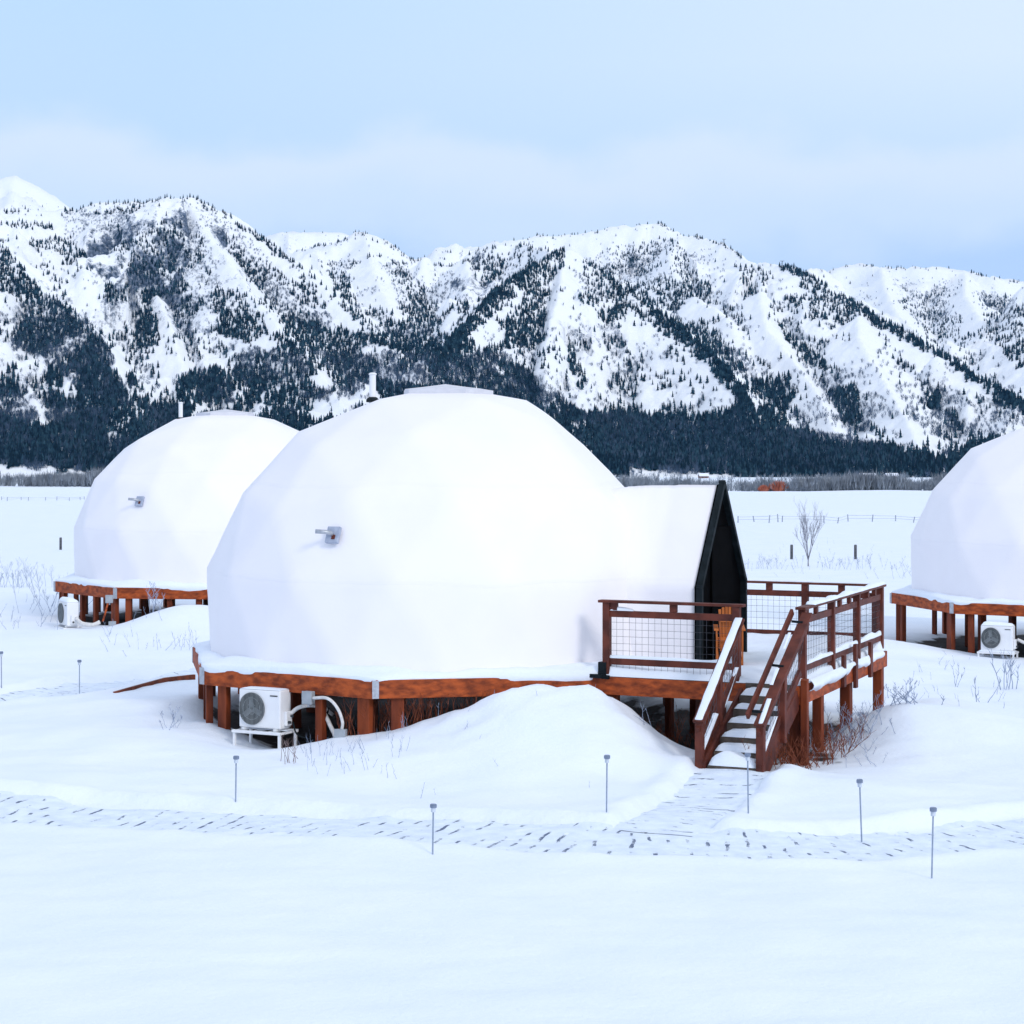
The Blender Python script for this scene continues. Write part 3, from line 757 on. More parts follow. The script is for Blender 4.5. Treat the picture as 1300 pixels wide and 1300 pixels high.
# ------------------------------------------------------------------ air conditioners on stands
def air_conditioner(label):
    root = empty('air_conditioner', label=label, cat='air conditioner', group='air conditioning units beside the decks'); w, d, h = .68, .27, .53
    case = MB().box((0,0,h/2+.03), (w,d,h)).build('case', M['white'], root, bevel=.018)
    MB().box((-w/2+.08,0,.015), (.05,d+.04,.03)).box((w/2-.08,0,.015), (.05,d+.04,.03)).build('foot', M['white'], root)
    cx, cz, r = -.12, h/2+.03, .205
    # dark recess
    vs = []; n = 36
    ring = [(cx+r*math.cos(2*math.pi*k/n), cz+r*1.08*math.sin(2*math.pi*k/n)) for k in range(n)]
    mb = MB(); mb.add([(x,-d/2-.002,z) for x,z in ring]+[(x,-d/2-.012,z) for x,z in ring], [tuple(range(n)), tuple(range(2*n-1,n-1,-1))]+[(k,(k+1)%n,n+(k+1)%n,n+k) for k in range(n)])
    fo = mb.build('fan_opening', M['fan'], root)
    mb = MB()
    for k in range(-9,10):
        x = k*.021; hh = math.sqrt(max(0, r*r-x*x))*1.08
        mb.box((cx+x,-d/2-.020,cz), (.006,.008,2*hh))
    for rr in (.07,.14,.205):
        mb.tube([(cx+rr*math.cos(t), -d/2-.022, cz+rr*1.08*math.sin(t)) for t in np.linspace(0,2*math.pi,33)], .004, 5)
    mb.build('fan_grille', M['grille'], fo)
    mb = MB()
    for k in range(3):
        t = k*2.094+.4; m = Matrix.Rotation(t,3,'Y')
        mb.box(Vector((cx,-d/2-.0145,cz))+m@Vector((.09,0,0)), (.15,.003,.075), m)
    mb.build('fan_blades', M['grille'], fo)
    MB().box((.235,-d/2-.003,h-.045), (.12,.006,.016)).build('badge', M['fan'], root)
    MB().box((w/2+.025,.02,.17), (.05,.14,.20)).build('valve_cover', M['white'], root, bevel=.01)
    MB().tube([(w/2+.04,-.01,.12),(w/2+.09,-.01,.12)], .02, 8).tube([(w/2+.04,.05,.20),(w/2+.09,.05,.20)], .015, 8).build('valve', M['fan'], root)
    return root
def stand(label, hgt=.28):
    root = empty('equipment_stand', label=label, cat='stand', group='white stands under the air conditioners'); w, d = .80, .42
    mb = MB()
    for y in (-d/2, d/2): mb.box((0,y,hgt), (w,.045,.04))
    for x in (-w/2+.03, -.1, .15, w/2-.03): mb.box((x,0,hgt-.004), (.04,d-.045,.03))
    mb.build('frame', M['white'], root, bevel=.004)
    for x in (-w/2+.03, w/2-.03):
        for y in (-d/2+.01, d/2-.01): MB().box((x,y,hgt/2-.2-.02), (.035,.035,hgt+.4)).build('leg', M['white'], root)
    return root
def place(o, x, y, z, rz): o.location = (x,y,z); o.rotation_euler = (0,0,rz); return o
ac = air_conditioner('white air conditioner with round fan grille under the big deck'); sd = stand('white metal stand carrying the air conditioner by the big deck')
place(sd, -3.42, 29.12, .02, R(-27)); place(ac, -3.42, 29.12, .32, R(-27))
ac2 = copy_tree(ac); ac2['label'] = 'snow capped air conditioner seen edge on beside the left deck'
sd2 = copy_tree(sd); sd2['label'] = 'low snowed in stand under the left air conditioner'
place(ac2, -9.95, 47.2, .22, R(-62)); place(sd2, -9.95, 47.2, -.08, R(-62))
ac3 = copy_tree(ac); ac3['label'] = 'air conditioner with snow on top before the right hand deck'
sd3 = copy_tree(sd); sd3['label'] = 'white stand in the snow under the right air conditioner'
place(ac3, 10.42, 45.1, -.14, R(-25)); place(sd3, 10.42, 45.1, -.44, R(-25))
def cap_snow(o, t=.05, w=.66, d=.27, z=.56):
    n, k = 16, 10; u = np.linspace(-w/2,w/2,n); v = np.linspace(-d/2,d/2,k); U, Vv = np.meshgrid(u,v)
    e = np.minimum.reduce([(U+w/2)/.06,(w/2-U)/.06,(Vv+d/2)/.06,(d/2-Vv)/.06,np.ones_like(U)]); h = z+.002+t*np.clip(e,0,1)**.5*(1+.6*fbm(U*4,Vv*4,3,9))
    m = Matrix.Rotation(o.rotation_euler.z,3,'Z'); P = [Vector(o.location)+m@Vector(p) for p in zip(U.ravel(),Vv.ravel(),h.ravel())]
    return np.array([tuple(p) for p in P]), k, n
add_snow('lying_snow', [cap_snow(ac, .012), cap_snow(ac2, .07), cap_snow(ac3, .06), cap_snow(sd,.012,.78,.10,.30-.0), cap_snow(sd3,.03,.78,.40,.30)])

# line sets and boxes
def T(name, pts, r, mat, label, cat, n=8):
    sp = catmull(pts, 8); return tag(MB().tube(sp, r, n).build(name, M[mat], smooth=True), label, cat)
T('insulated_pipe', [(-3.05,29.0,.55),(-2.95,29.0,.63),(-2.8,29.05,.66),(-2.62,29.15,.62),(-2.5,29.3,.5)], .028, 'hose', 'white wrapped pipe running back from the central air conditioner', 'pipe')
T('drooping_cable', [(-3.02,28.98,.44),(-2.95,28.98,.26),(-2.7,29.0,.2),(-2.6,29.1,.3),(-2.55,29.2,.6)], .012, 'black', 'black cable drooping beside the central air conditioner', 'cable')
def jbox(loc, rz, label):
    r = empty('junction_box', loc, rz, label=label, cat='junction box')
    MB().box((0,0,0), (.15,.09,.17)).build('enclosure', M['box'], r, bevel=.01); MB().box((0,-.05,0), (.16,.012,.18)).build('lid', M['box'], r, bevel=.004)
    MB().tube([(.0,0,-.08),(.0,0,-.13)], .022, 10).build('conduit_nut', M['steel'], r); return r
jbox((-2.78,28.78,.80), R(-30), 'grey junction box under the rim beam of the central deck')
T('flexible_conduit', [(-2.72,28.72,.80),(-2.5,28.5,.82),(-2.36,28.42,.70),(-2.29,28.4,.52),(-2.30,28.42,.40)], .022, 'hose', 'pale conduit arching down from the central deck beam', 'conduit')
jbox((-2.31,28.42,.33), R(-20), 'small grey box hanging at the end of the pale conduit')
T('drain_pipe', [(-2.62,29.0,.62),(-2.5,28.85,.42),(-2.42,28.8,.22),(-2.6,28.75,.16)], .03, 'hose', 'white pipe elbow lying under the central deck', 'pipe')
T('insulated_pipe', [(-9.72,46.9,.42),(-9.55,46.7,.33),(-9.3,46.65,.30),(-9.15,46.7,.36)], .045, 'hose', 'white wrapped pipe joining the left air conditioner to its deck', 'pipe')
T('conduit', [(-9.10,46.75,.36),(-9.05,46.8,.55),(-8.98,46.85,.86)], .022, 'cedar', 'orange conduit rising to the left deck beam', 'conduit')
jbox((-8.97,46.86,.86), 0, 'grey box under the rim beam of the left deck')
jbox((-8.9,46.8,.28), R(20), 'grey box low beside a post of the left deck')
T('insulated_pipe', [(10.82,45.0,.12),(11.0,44.9,.05),(11.3,45.2,.03),(11.6,45.5,.2)], .035, 'hose', 'white wrapped pipe behind the right air conditioner', 'pipe')

# ------------------------------------------------------------------ adirondack chair on the porch
def chair(p, rz):
    r = empty('adirondack_chair', p, rz, label='orange slatted wooden chair by the dark entrance door', cat='chair')
    mb = MB()                                                     # faces +y; the back leans to -y
    for k in range(7):
        x = (k-3)*.078; top = .92-.012*abs(k-3)**1.5
        mb.bar((x*.86,-.18,.22), (x*1.06,-.42,top), .066, .022, (0,1,0))
    mb.bar((-.24,-.40,.70),(.24,-.40,.70), .03,.06,(0,0,1)); mb.bar((-.24,-.28,.40),(.24,-.28,.40), .03,.06,(0,0,1))
    mb.build('backrest', M['chair'], r, bevel=.004)
    mb = MB()
    for k in range(6): mb.bar((-.27,-.2+k*.092,.27+k*.022), (.27,-.2+k*.092,.27+k*.022), .08, .02)
    mb.build('seat', M['chair'], r, bevel=.004)
    for s in (-1,1):
        MB().bar((s*.33,-.42,.55),(s*.33,.34,.57), .12,.024).build('armrest', M['chair'], r, bevel=.004)
        MB().bar((s*.29,-.50,.0),(s*.29,.30,.38), .03,.13).build('leg', M['chair'], r, bevel=.004)
        MB().bar((s*.31,.27,0),(s*.31,.27,.56), .03,.10,(0,1,0)).build('leg', M['chair'], r, bevel=.004)
        MB().bar((s*.32,-.40,.0),(s*.32,-.36,.56), .03,.08,(0,1,0)).build('leg', M['chair'], r, bevel=.004)
    return r
cp = pw(4.80,-.66,ZD+.07); ch = chair(cp, R(-4)); ch.scale = (.56,.8,.93)

# ------------------------------------------------------------------ path lights
def path_light(label):
    r = empty('path_light', label=label, cat='path light', group='slender lights along the paths')
    MB().tube([(0,0,-.25),(0,0,.60)], .0085, 8).build('stake', M['stake'], r)
    hd = MB().lathe((0,0,.63), [(.026,0),(.035,.004),(.035,.034),(.028,.042)], 16).build('cap', M['head'], r)
    MB().lathe((0,0,.585), [(.012,0),(.023,.004),(.025,.045)], 16).build('lens', M['lens'], r); return r
pl = None
for (px, py, zt, lab, tilt) in ((1183,1115,0,'tallest path light, in the right foreground beside the path',0), (1094,1054,0,'path light behind the path, right of the steps and leaning a little',2),
        (950,1048,0,'path light standing just in front of the steps',0), (770,1032,0,'path light in the open snow left of the trodden branch path',0),
        (549,1085,0,'short path light at the near edge of the path, left of centre',0), (299,1017,0,'path light in front of the central air conditioner',0),
        (101,884,0,'distant path light left of the half buried board',1.5), (2,870,0,'distant path light at the left edge of the picture',0)):
    y = F*(HC-.05)/(py-HY)
    for _ in range(6): y = F*(HC-gzs((px-650)/F*y, y))/(py-HY)
    x = (px-650)/F*y
    o = path_light(lab) if pl is None else copy_tree(pl); pl = pl or o
    o['label'] = lab; s = {549:.50,299:.52,770:.62,950:.66,1094:.68,1183:.68}.get(px,.6)
    o.location = (x,y,gzs(x,y)-.66+s); o.rotation_euler = (R(random.uniform(-2,2)),R(-tilt+random.uniform(-1,1)),random.random())
# half buried board left of the deck
bd = MB(); P = [(-5.62,37.2),(-6.0,36.4),(-6.35,35.5),(-6.6,34.9)]
P3 = [(x,y,gzs(x,y)+h) for (x,y),h in zip(P,(.035,.02,-.005,-.035))]
for a, b in zip(P3[:-1],P3[1:]): bd.bar(a,b,.05,.11)
tag(bd.build('edging_board', M['post']), 'brown edging board half buried in snow left of the big deck', 'board')

# ------------------------------------------------------------------ plants
def stalk(mb, p, h, lean, r=.004, nb=4, droop=0, spread=.5, depth=1):
    p = Vector(p); d = Vector((lean[0], lean[1], 1)).normalized(); pts = [p-d*.05]; k = 5
    for i in range(1,k+1): pts.append(p+d*h*i/k+Vector((random.gauss(0,.02)*h, random.gauss(0,.02)*h, -droop*h*(i/k)**3)))
    mb.tube(pts, [r*(1-.75*i/k) for i in range(k+1)], 4, False)
    for _ in range(nb):
        t = random.uniform(.35,.95); i = int(t*k); q0 = pts[i].lerp(pts[min(i+1,k)], t*k-i)
        an = random.random()*6.28; l = h*random.uniform(.15,.38)*(1.2-t*.6)
        dd = Vector((math.cos(an)*spread, math.sin(an)*spread, random.uniform(.5,1))).normalized()
        e = q0+dd*l; mb.tube([q0, q0.lerp(e,.5)+Vector((0,0,.02*l)), e], [r*.6, r*.5, r*.2], 3, False)
        if depth > 1:
            for _ in range(3):
                f = q0.lerp(e, random.uniform(.4,.95)); an2 = random.random()*6.28
                g = f+Vector((math.cos(an2)*.6, math.sin(an2)*.6, random.uniform(.4,1))).normalized()*l*.4
                mb.tube([f, g], [r*.4, r*.2], 3, False)
def gpos(px, py):
    y = F*HC/(py-HY)
    for _ in range(12): y = F*(HC-gzs((px-650)/F*y, y))/(py-HY)
    return (px-650)/F*y, y
def weed_cluster(px, py, n, rad, h, mat, label, r=.004, lean=.25, nb=4, name='dry_weed', depth=1, cat='weed', spread=.5, group=None):
    x0, y0 = gpos(px, py); mb = MB()
    for _ in range(n):
        x, y = random.gauss(x0,rad), random.gauss(y0,rad); stalk(mb, (x,y,gzs(x,y)), h*random.uniform(.5,1.1), (random.gauss(0,lean),random.gauss(0,lean)), r, nb, spread=spread, depth=depth)
    o = mb.build(name, M[mat], loc=(0,0,0)); return tag(o, label, cat, group)
weed_cluster(365,968,9,.10,.42,'weed','tuft of dry stalks in front of the central air conditioner stand')
weed_cluster(215,925,7,.10,.34,'weedblue','small bare twiggy shrub in the snow left of the big deck posts', .005, .6, 5, 'bare_shrub', 2, 'shrub')
weed_cluster(197,808,6,.15,.75,'weedblue','leafless upright shrub in the snow before the left deck', .008, .3, 6, 'bare_shrub', 2, 'shrub')
weed_cluster(228,800,8,.18,.60,'weedblue','dark twiggy shrub between the left deck and the big dome', .009, .35, 6, 'bare_shrub', 2, 'shrub')
weed_cluster(1075,945,26,.32,.50,'weedblue','tangle of frosted twigs in the hollow right of the steps', .006, .8, 5, 'bare_shrub', 2, 'shrub')
weed_cluster(1150,935,16,.16,.32,'weedblue','low dark twigs poking from the bank beyond the porch', .007, 1.3, 4, 'bare_shrub', 2, 'shrub')
weed_cluster(1150,885,9,.12,.36,'weedblue','small twigs on the crest of the bank beside the porch', .006, .7, 5, 'bare_shrub', 2, 'shrub')
weed_cluster(1214,872,3,.05,.40,'weedblue','single frosted weed halfway between porch bank and right deck', .006, .2, 5)
weed_cluster(1281,875,7,.10,.75,'weedblue','tall frosted weeds in front of the right air conditioner', .009, .12, 6)
weed_cluster(1250,895,3,.10,.55,'weedblue','crooked bare twig left of the tall frosted weeds', .008, .5, 5)
weed_cluster(820,955,3,.08,.30,'weedblue','thin twig bent over in the snow left of the steps', .005, .8, 2)
for k, (px, py, n, h, lab) in enumerate(((28,745,34,.9,'hazy bare bush at the left edge in front of the field'), (85,775,20,.9,'bare bush behind the left air conditioner'),
        (975,722,22,.7,'frosted grass clump behind the porch, left of the sapling'), (1085,722,40,.65,'frosted brush behind the porch, right of the sapling'), (1165,735,14,.8,'thin frosted bush between porch and right dome'))):
    weed_cluster(px, py, n, .55 if k != 3 else 1.3, h, 'weedblue', lab, .006, .35, 5, 'frosted_bush', 2, 'bush')
# weeds under and along the decks: countless thin stalks
random.seed(21); mb = MB()
for _ in range(150):
    x = random.uniform(-2.4,.5); y = 28.35+abs(random.gauss(0,.45))+.12*(x+1)
    h_ = min(random.uniform(.25,.75), .92-gzs(x,y))
    if h_ > .12: stalk(mb, (x,y,gzs(x,y)), h_, (random.gauss(0,.2),random.gauss(0,.2)), .0045, 5)
for _ in range(170):
    a, b = random.uniform(3.6,6.2), random.uniform(-2.0,-.2); p = pw(a,b)
    stalk(mb, (p.x,p.y,gzs(p.x,p.y)), random.uniform(.2,.6), (random.gauss(0,.5),random.gauss(0,.5)), .005, 4)
for _ in range(220):
    a, b = random.uniform(5.9,6.7), random.uniform(-3.4,-.3); p = pw(a,b)
    stalk(mb, (p.x,p.y,gzs(p.x,p.y)), random.uniform(.15,.5), (random.gauss(0,.5),random.gauss(0,.5)), .005, 4)
tag(mb.build('dry_undergrowth', M['rust']), kind='stuff')
mb = MB()
for _ in range(130):
    px = random.uniform(385,560); py = 950-.22*max(0,px-470)+random.gauss(8,14); x, y = gpos(px, min(max(py,905),985))
    stalk(mb, (x,y,gzs(x,y)), random.uniform(.08,.28), (random.gauss(0,.25),random.gauss(0,.25)), .0032, 2)
for _ in range(60):
    px, py = random.uniform(1020,1125), random.uniform(900,975); x, y = gpos(px, py)
    stalk(mb, (x,y,gzs(x,y)), random.uniform(.12,.35), (random.gauss(0,.6),random.gauss(0,.6)), .004, 4)
for _ in range(60):
    px, py = random.uniform(560,760), random.uniform(915,1000); x, y = gpos(px, py)
    if random.random() < .35: stalk(mb, (x,y,gzs(x,y)), random.uniform(.06,.2), (random.gauss(0,.4),random.gauss(0,.4)), .003, 1)
for _ in range(70):
    px, py = random.uniform(1150,1300), random.uniform(830,900); x, y = gpos(px, py)
    if random.random() < .4: stalk(mb, (x,y,gzs(x,y)), random.uniform(.08,.25), (random.gauss(0,.4),random.gauss(0,.4)), .004, 2)
for _ in range(120):
    px, py = random.choice([(random.uniform(0,110),random.uniform(715,800)),(random.uniform(130,255),random.uniform(790,835)),(random.uniform(940,1160),random.uniform(690,735))]); x, y = gpos(px, py)
    stalk(mb, (x,y,gzs(x,y)), random.uniform(.15,.45), (random.gauss(0,.4),random.gauss(0,.4)), .005, 3)
tag(mb.build('frosted_grass', M['weedblue']), kind='stuff')

# sapling
random.seed(4)
def sapling(px, py, h):
    x, y = gpos(px, py); z = gzs(x,y); root = empty('bare_sapling', (x,y,z), label='small leafless tree in the snowy field behind the porch', cat='tree')
    tr = MB(); br = MB()
    def grow(p, d, l, r, lvl, mb):
        pts = [p]; q0 = p; dd = d.copy(); k = 4
        for i in range(k):
            dd = (dd+Vector((random.gauss(0,.07),random.gauss(0,.07),.06))).normalized(); q0 = q0+dd*l/k; pts.append(q0)
        mb.tube(pts, [r*(1-.6*i/k) for i in range(k+1)], 6, False)
        if lvl < 3:
            for _ in range((5,5,4)[lvl]):
                t = random.uniform(.25,1); i = min(k-1,int(t*k)); b = pts[i].lerp(pts[i+1], t*k-i); an = random.random()*6.28; sp = (.42,.5,.6)[lvl]
                grow(b, (dd+Vector((math.cos(an)*sp,math.sin(an)*sp,.25))).normalized(), l*random.uniform(.42,.62), r*.5, lvl+1, br)
    grow(Vector((0,0,-.1)), Vector((.02,0,1)), h*.22, .042, 3, tr)
    for an, sp in ((0.3,.22),(2.6,.30),(1.2,.12),(4.2,.25),(5.4,.32)):
        grow(Vector((0,0,h*.10)), Vector((math.cos(an)*sp,math.sin(an)*sp,1)).normalized(), h*random.uniform(.45,.6), .020, 0, br)
    tr.build('trunk', M['bark'], root, smooth=True); br.build('branches', M['bark'], root, smooth=True)
sapling(1026,719,2.75)

# field posts and wire fence
fp = None
for px, py, h, lab in ((1005,710,.75,'short dark post in the field, left of the sapling'),(1086,710,.75,'short dark post in the field, right of the sapling'),(77,698,.72,'lone dark post in the field beside the left dome')):
    x, y = gpos(px, py); g = 'stubby posts in the field'
    if fp is None:
        mb = MB().lathe((0,0,-.3), [(.065,0),(.07,.3),(.068,1.0),(.064,1.04),(.05,1.06)], 10); fp = mb.build('field_post', M['fencewood']); o = fp
    else: o = fp.copy(); col.objects.link(o)
    tag(o, lab, 'post', g); o.location = (x,y,gzs(x,y)); o.scale = (1.1,1.1,h/.75)
def fence(pxs, py, label, h=.75):
    P = []
    for px, tl in pxs: x, y = gpos(px, py+random.uniform(-1.5,1.5)); P.append((Vector((x,y,gzs(x,y))), tl))
    root = empty('wire_fence', P[0][0], label=label, cat='fence'); tops = []
    for p, tl in P:
        q0 = p-P[0][0]; e = q0+Vector((tl*h, 0, h*random.uniform(.8,1.15))); MB().tube([q0-Vector((0,0,.3)), e], [.065,.055], 7).build('post', M['farfence'], root); tops.append((q0,e))
    mb = MB()
    for f in (.45,.85):
        mb.tube([a.lerp(b,f) for a,b in tops], .014, 4, False)
    mb.build('wire', M['farfence'], root)
fence([(937,0),(958,-.22),(976,.15),(988,-.1),(993,.05),(1020,.1),(1046,0),(1063,.2),(1077,-.1),(1107,.15),(1137,0),(1159,.25),(1190,0)], 663, 'old wire fence with leaning posts across the field behind the sapling')
fence([(2,0),(9,.1),(27,-.05),(36,.05),(58,0),(72,.1),(88,0),(102,-.1),(107,0)], 635, 'faint wire fence far across the field left of the domes', .6)

# ------------------------------------------------------------------ mountains
def P3(px, py, km): Y = km*1000; return ((px-650)/F*Y, Y, HC+(HY-py)/F*Y)
RIDGES = [  # (slope, [(px, py, km) ...])
 (.62, [(-260,300,3.3),(-120,285,3.2),(-40,268,3.12),(0,264,3.1),(60,268,3.1),(100,266,3.1),(130,256,3.1),(185,256,3.1),(205,251,3.08),(235,249,3.05),(262,257,3.05),(300,276,3.05),(340,304,3.02),(362,322,3.0),(402,355,2.93),(440,387,2.87),(480,424,2.8),(530,460,2.72)]),
 (.75, [(235,249,3.05),(255,285,2.95),(290,330,2.86),(330,385,2.76),(380,440,2.66),(420,490,2.58),(450,540,2.48)]),
 (.80, [(185,256,3.1),(175,300,2.98),(190,350,2.87),(215,410,2.75),(230,460,2.66),(240,520,2.52)]),
 (.72, [(-160,290,3.0),(-60,285,2.84),(0,309,2.75),(35,345,2.70),(60,373,2.66),(100,398,2.62),(132,428,2.58),(150,470,2.53),(166,520,2.47),(185,560,2.4)]),
 (.70, [(0,309,2.75),(-10,380,2.66),(10,440,2.58),(40,500,2.5),(60,560,2.4)]),
 (.55, [(-200,250,5.4),(-40,233,5.2),(0,226,5.2),(22,223,5.2),(50,237,5.2),(75,252,5.2),(100,270,5.2),(140,300,5.2)]),
 (.70, [(335,300,4.6),(350,296,4.6),(400,292,4.6),(436,293,4.6),(450,300,4.6),(520,330,4.6)]),
 (.62, [(362,322,3.6),(400,314,3.55),(430,304,3.5),(450,296,3.5),(463,294,3.5),(478,298,3.5),(495,307,3.5),(510,318,3.5),(524,328,3.5),(545,336,3.5),(592,333,3.5)]),
 (.70, [(463,294,3.5),(470,325,3.35),(480,360,3.2),(500,400,3.0),(540,430,2.85)]),
 (.55, [(520,328,4.2),(545,323,4.2),(590,315,4.2),(650,305,4.1)]),
 (1.3, [(592,322,3.25),(600,318,3.25),(625,311,3.25),(652,309,3.25),(680,313,3.2),(705,322,3.1)]),
 (1.1, [(592,322,3.25),(596,350,3.18),(600,375,3.1),(590,410,2.95)]),
 (.66, [(556,446,2.62),(575,428,2.66),(600,400,2.74),(625,372,2.81),(660,348,2.88),(690,330,2.93),(716,318,2.96),(728,318,2.96),(745,330,2.95),(765,345,2.94),(800,370,2.91),(830,390,2.88),(860,410,2.84),(895,440,2.77),(925,470,2.70),(950,505,2.62),(965,545,2.52)]),
 (.90, [(716,318,2.96),(712,360,2.86),(700,410,2.76),(690,460,2.67),(700,520,2.56)]),
 (.60, [(640,306,3.75),(662,300,3.75),(690,296,3.75),(740,293,3.75),(790,285,3.75),(815,282,3.75),(835,281,3.75),(852,288,3.72),(866,298,3.7),(900,303,3.6),(925,312,3.5),(942,328,3.4)]),
 (.72, [(866,298,3.7),(850,325,3.5),(855,345,3.35),(880,375,3.2),(920,400,3.05),(935,425,2.95)]),
 (.64, [(942,328,3.3),(968,333,3.25),(1000,338,3.2),(1022,346,3.16),(1050,362,3.12),(1090,386,3.06),(1130,410,3.0),(1165,430,2.95),(1200,452,2.9),(1235,474,2.84),(1270,495,2.78),(1310,520,2.7),(1360,560,2.6)]),
 (.85, [(968,333,3.25),(965,380,3.08),(975,420,2.95),(1010,460,2.82),(1040,500,2.7),(1060,550,2.55)]),
 (.85, [(1090,386,3.06),(1090,430,2.9),(1120,480,2.74),(1150,530,2.58),(1170,580,2.44)]),
 (.58, [(1020,356,4.5),(1050,345,4.5),(1075,337,4.5),(1096,333,4.5),(1118,338,4.45),(1160,338,4.4),(1190,339,4.4),(1225,342,4.4),(1262,352,4.3),(1300,356,4.3),(1400,350,4.2)]),
 (.72, [(1225,342,4.4),(1225,375,4.05),(1245,405,3.7),(1270,440,3.4),(1310,470,3.15),(1360,520,2.85)]),
 (.72, [(1118,338,4.45),(1125,370,4.1),(1140,400,3.75),(1170,430,3.4)]),
 (.60, [(1400,330,3.7),(1340,390,3.3),(1330,450,3.0),(1290,520,2.7),(1260,570,2.5)]),
 (.62, [(-1000,310,3.7),(-800,262,3.5),(-620,285,3.4),(-430,255,3.35),(-260,300,3.3)]), (.8, [(-620,285,3.4),(-590,400,2.9),(-560,500,2.55)]), (.8, [(-430,255,3.35),(-380,380,2.9),(-330,500,2.55)]),
 (.62, [(1390,345,4.2),(1520,310,3.8),(1700,335,3.6),(1900,300,3.6),(2200,340,3.8)]), (.8, [(1520,310,3.8),(1560,430,3.0),(1590,520,2.6)]), (.8, [(1700,335,3.6),(1760,440,2.95),(1800,530,2.55)]),
 (.45, [(330,520,2.56),(420,525,2.5),(500,525,2.48),(600,520,2.46),(690,545,2.42),(740,570,2.36)]),
]
FOOT = 2330.0
def mtn(X, Y, want=False):
    X = np.asarray(X, float); Y = np.asarray(Y, float)
    base = np.interp(Y, [0, 1000, 2300, 2700, 6500], [-5, -12, -27, 10, 60])
    wx = X + fbm(X/160, Y/160, 3, 201)*60; wy = Y + fbm(X/160, Y/160, 3, 207)*60
    best = np.full(X.shape, -1e9); dist = np.full(X.shape, 1e9)
    for sl, pts in RIDGES:
        pp = [P3(*p) for p in pts]
        bd_ = np.full(X.shape, 1e9); bz = np.zeros(X.shape)
        for (ax, ay, az), (bx, by, bz_) in zip(pp[:-1], pp[1:]):
            dx, dy = bx-ax, by-ay; l2 = dx*dx+dy*dy
            t = np.clip(((X-ax)*dx+(Y-ay)*dy)/l2, 0, 1); d = np.hypot(X-ax-t*dx, Y-ay-t*dy)
            z = az+(bz_-az)*t; m = d < bd_; bd_ = np.where(m, d, bd_); bz = np.where(m, z, bz)
        s = sl*(1+.55*fbm(wx/95, wy/95, 2, 210))
        h = bz - s*bd_*(1-.18*sstep(0,400,bd_)) - 8*(1-np.exp(-bd_/30))*0
        m = h > best; dist = np.where(m, bd_, dist); best = np.where(m, h, best)
    g = np.clip((best-base)/60, 0, 1)
    k = 14.0; h = np.maximum(best, base) + k*np.log1p(np.exp(-np.abs(best-base)/k))-0
    nz = fbm(X/120, Y/120, 6, 220, .55)*50*g*sstep(10, 90, dist) + fbm(X/24, Y/24, 4, 230, .6)*5.5*g
    rid = (1-np.abs(fbm(wx/75, wy/170, 3, 240))*2.6)*22*g*sstep(15,110,dist)
    return h + nz + rid - 8*g*sstep(15,110,dist)
NCOL, NROW = 800, 400
ratio = np.linspace(-.51, .51, NCOL)
rowY = np.concatenate([np.linspace(FOOT, 3350, 270), np.geomspace(3360, 6000, NROW-270)])
RR, YY = np.meshgrid(ratio, rowY); XX = RR*YY; ZZ = mtn(XX, YY)
edge = sstep(FOOT, FOOT+60, YY); ZZ = ZZ*edge + (gz(XX, YY)-1.0)*(1-edge)
mount = np_mesh('mountains', np.stack([XX,YY,ZZ],-1).reshape(-1,3), grid_faces(NROW, NCOL), M['mountain'])
tag(mount, kind='structure')
PYg = HY - (ZZ-HC)/YY*F; PXg = 650+RR*F
def poly_mask(X, Y, polys):
    m = np.zeros(np.shape(X)); 
    for d, p in polys: m = np.where(inpoly(X, Y, p), np.maximum(m, d), m)
    return m
# steep, rocky country: in map terms, the crags under the left summit and the cliffs
ROCKP = [(.20,[(90,270),(200,255),(250,262),(300,330),(330,390),(240,420),(150,390),(100,330)]), (.16,[(430,330),(520,330),(540,380),(470,375)]), (.27,[(588,325),(610,320),(612,372),(592,376)]), (.12,[(690,300),(900,300),(930,340),(760,345)]),
         (.15,[(1090,340),(1160,350),(1240,350),(1300,365),(1300,400),(1180,400),(1100,395)]), (.16,[(345,292),(440,292),(440,318),(345,318)]), (.10,[(0,225),(90,240),(90,265),(0,262)])]
rock = poly_mask(PXg+fbm(PXg/30,PYg/30,3,300)*40, PYg+fbm(PXg/30,PYg/30,3,301)*30, ROCKP)
dzx = np.gradient(ZZ, axis=1)/np.maximum(1e-3, np.gradient(XX, axis=1)); dzy = np.gradient(ZZ, axis=0)/np.gradient(YY, axis=0)
steep = np.hypot(dzx, dzy)
rock = rock + .10*sstep(.9, 1.8, steep)
def blur(A, k, ax):
    ker = np.ones(2*k+1)/(2*k+1); P = np.pad(A, [(k,k) if i == ax else (0,0) for i in (0,1)], 'edge')
    return np.apply_along_axis(lambda r: np.convolve(r, ker, 'valid'), ax, P)
HOLLOW = blur(blur(ZZ, 11, 1), 7, 0)-blur(ZZ, 2, 1)          # + in gullies, - on ribs
rock = rock + .10*sstep(1.1, 2.2, steep) - .05*sstep(0, 5, -HOLLOW) + .06*sstep(1, 7, HOLLOW)
at = mount.data.attributes.new('rock', 'FLOAT', 'POINT'); at.data.foreach_set('value', rock.ravel().astype(np.float32))

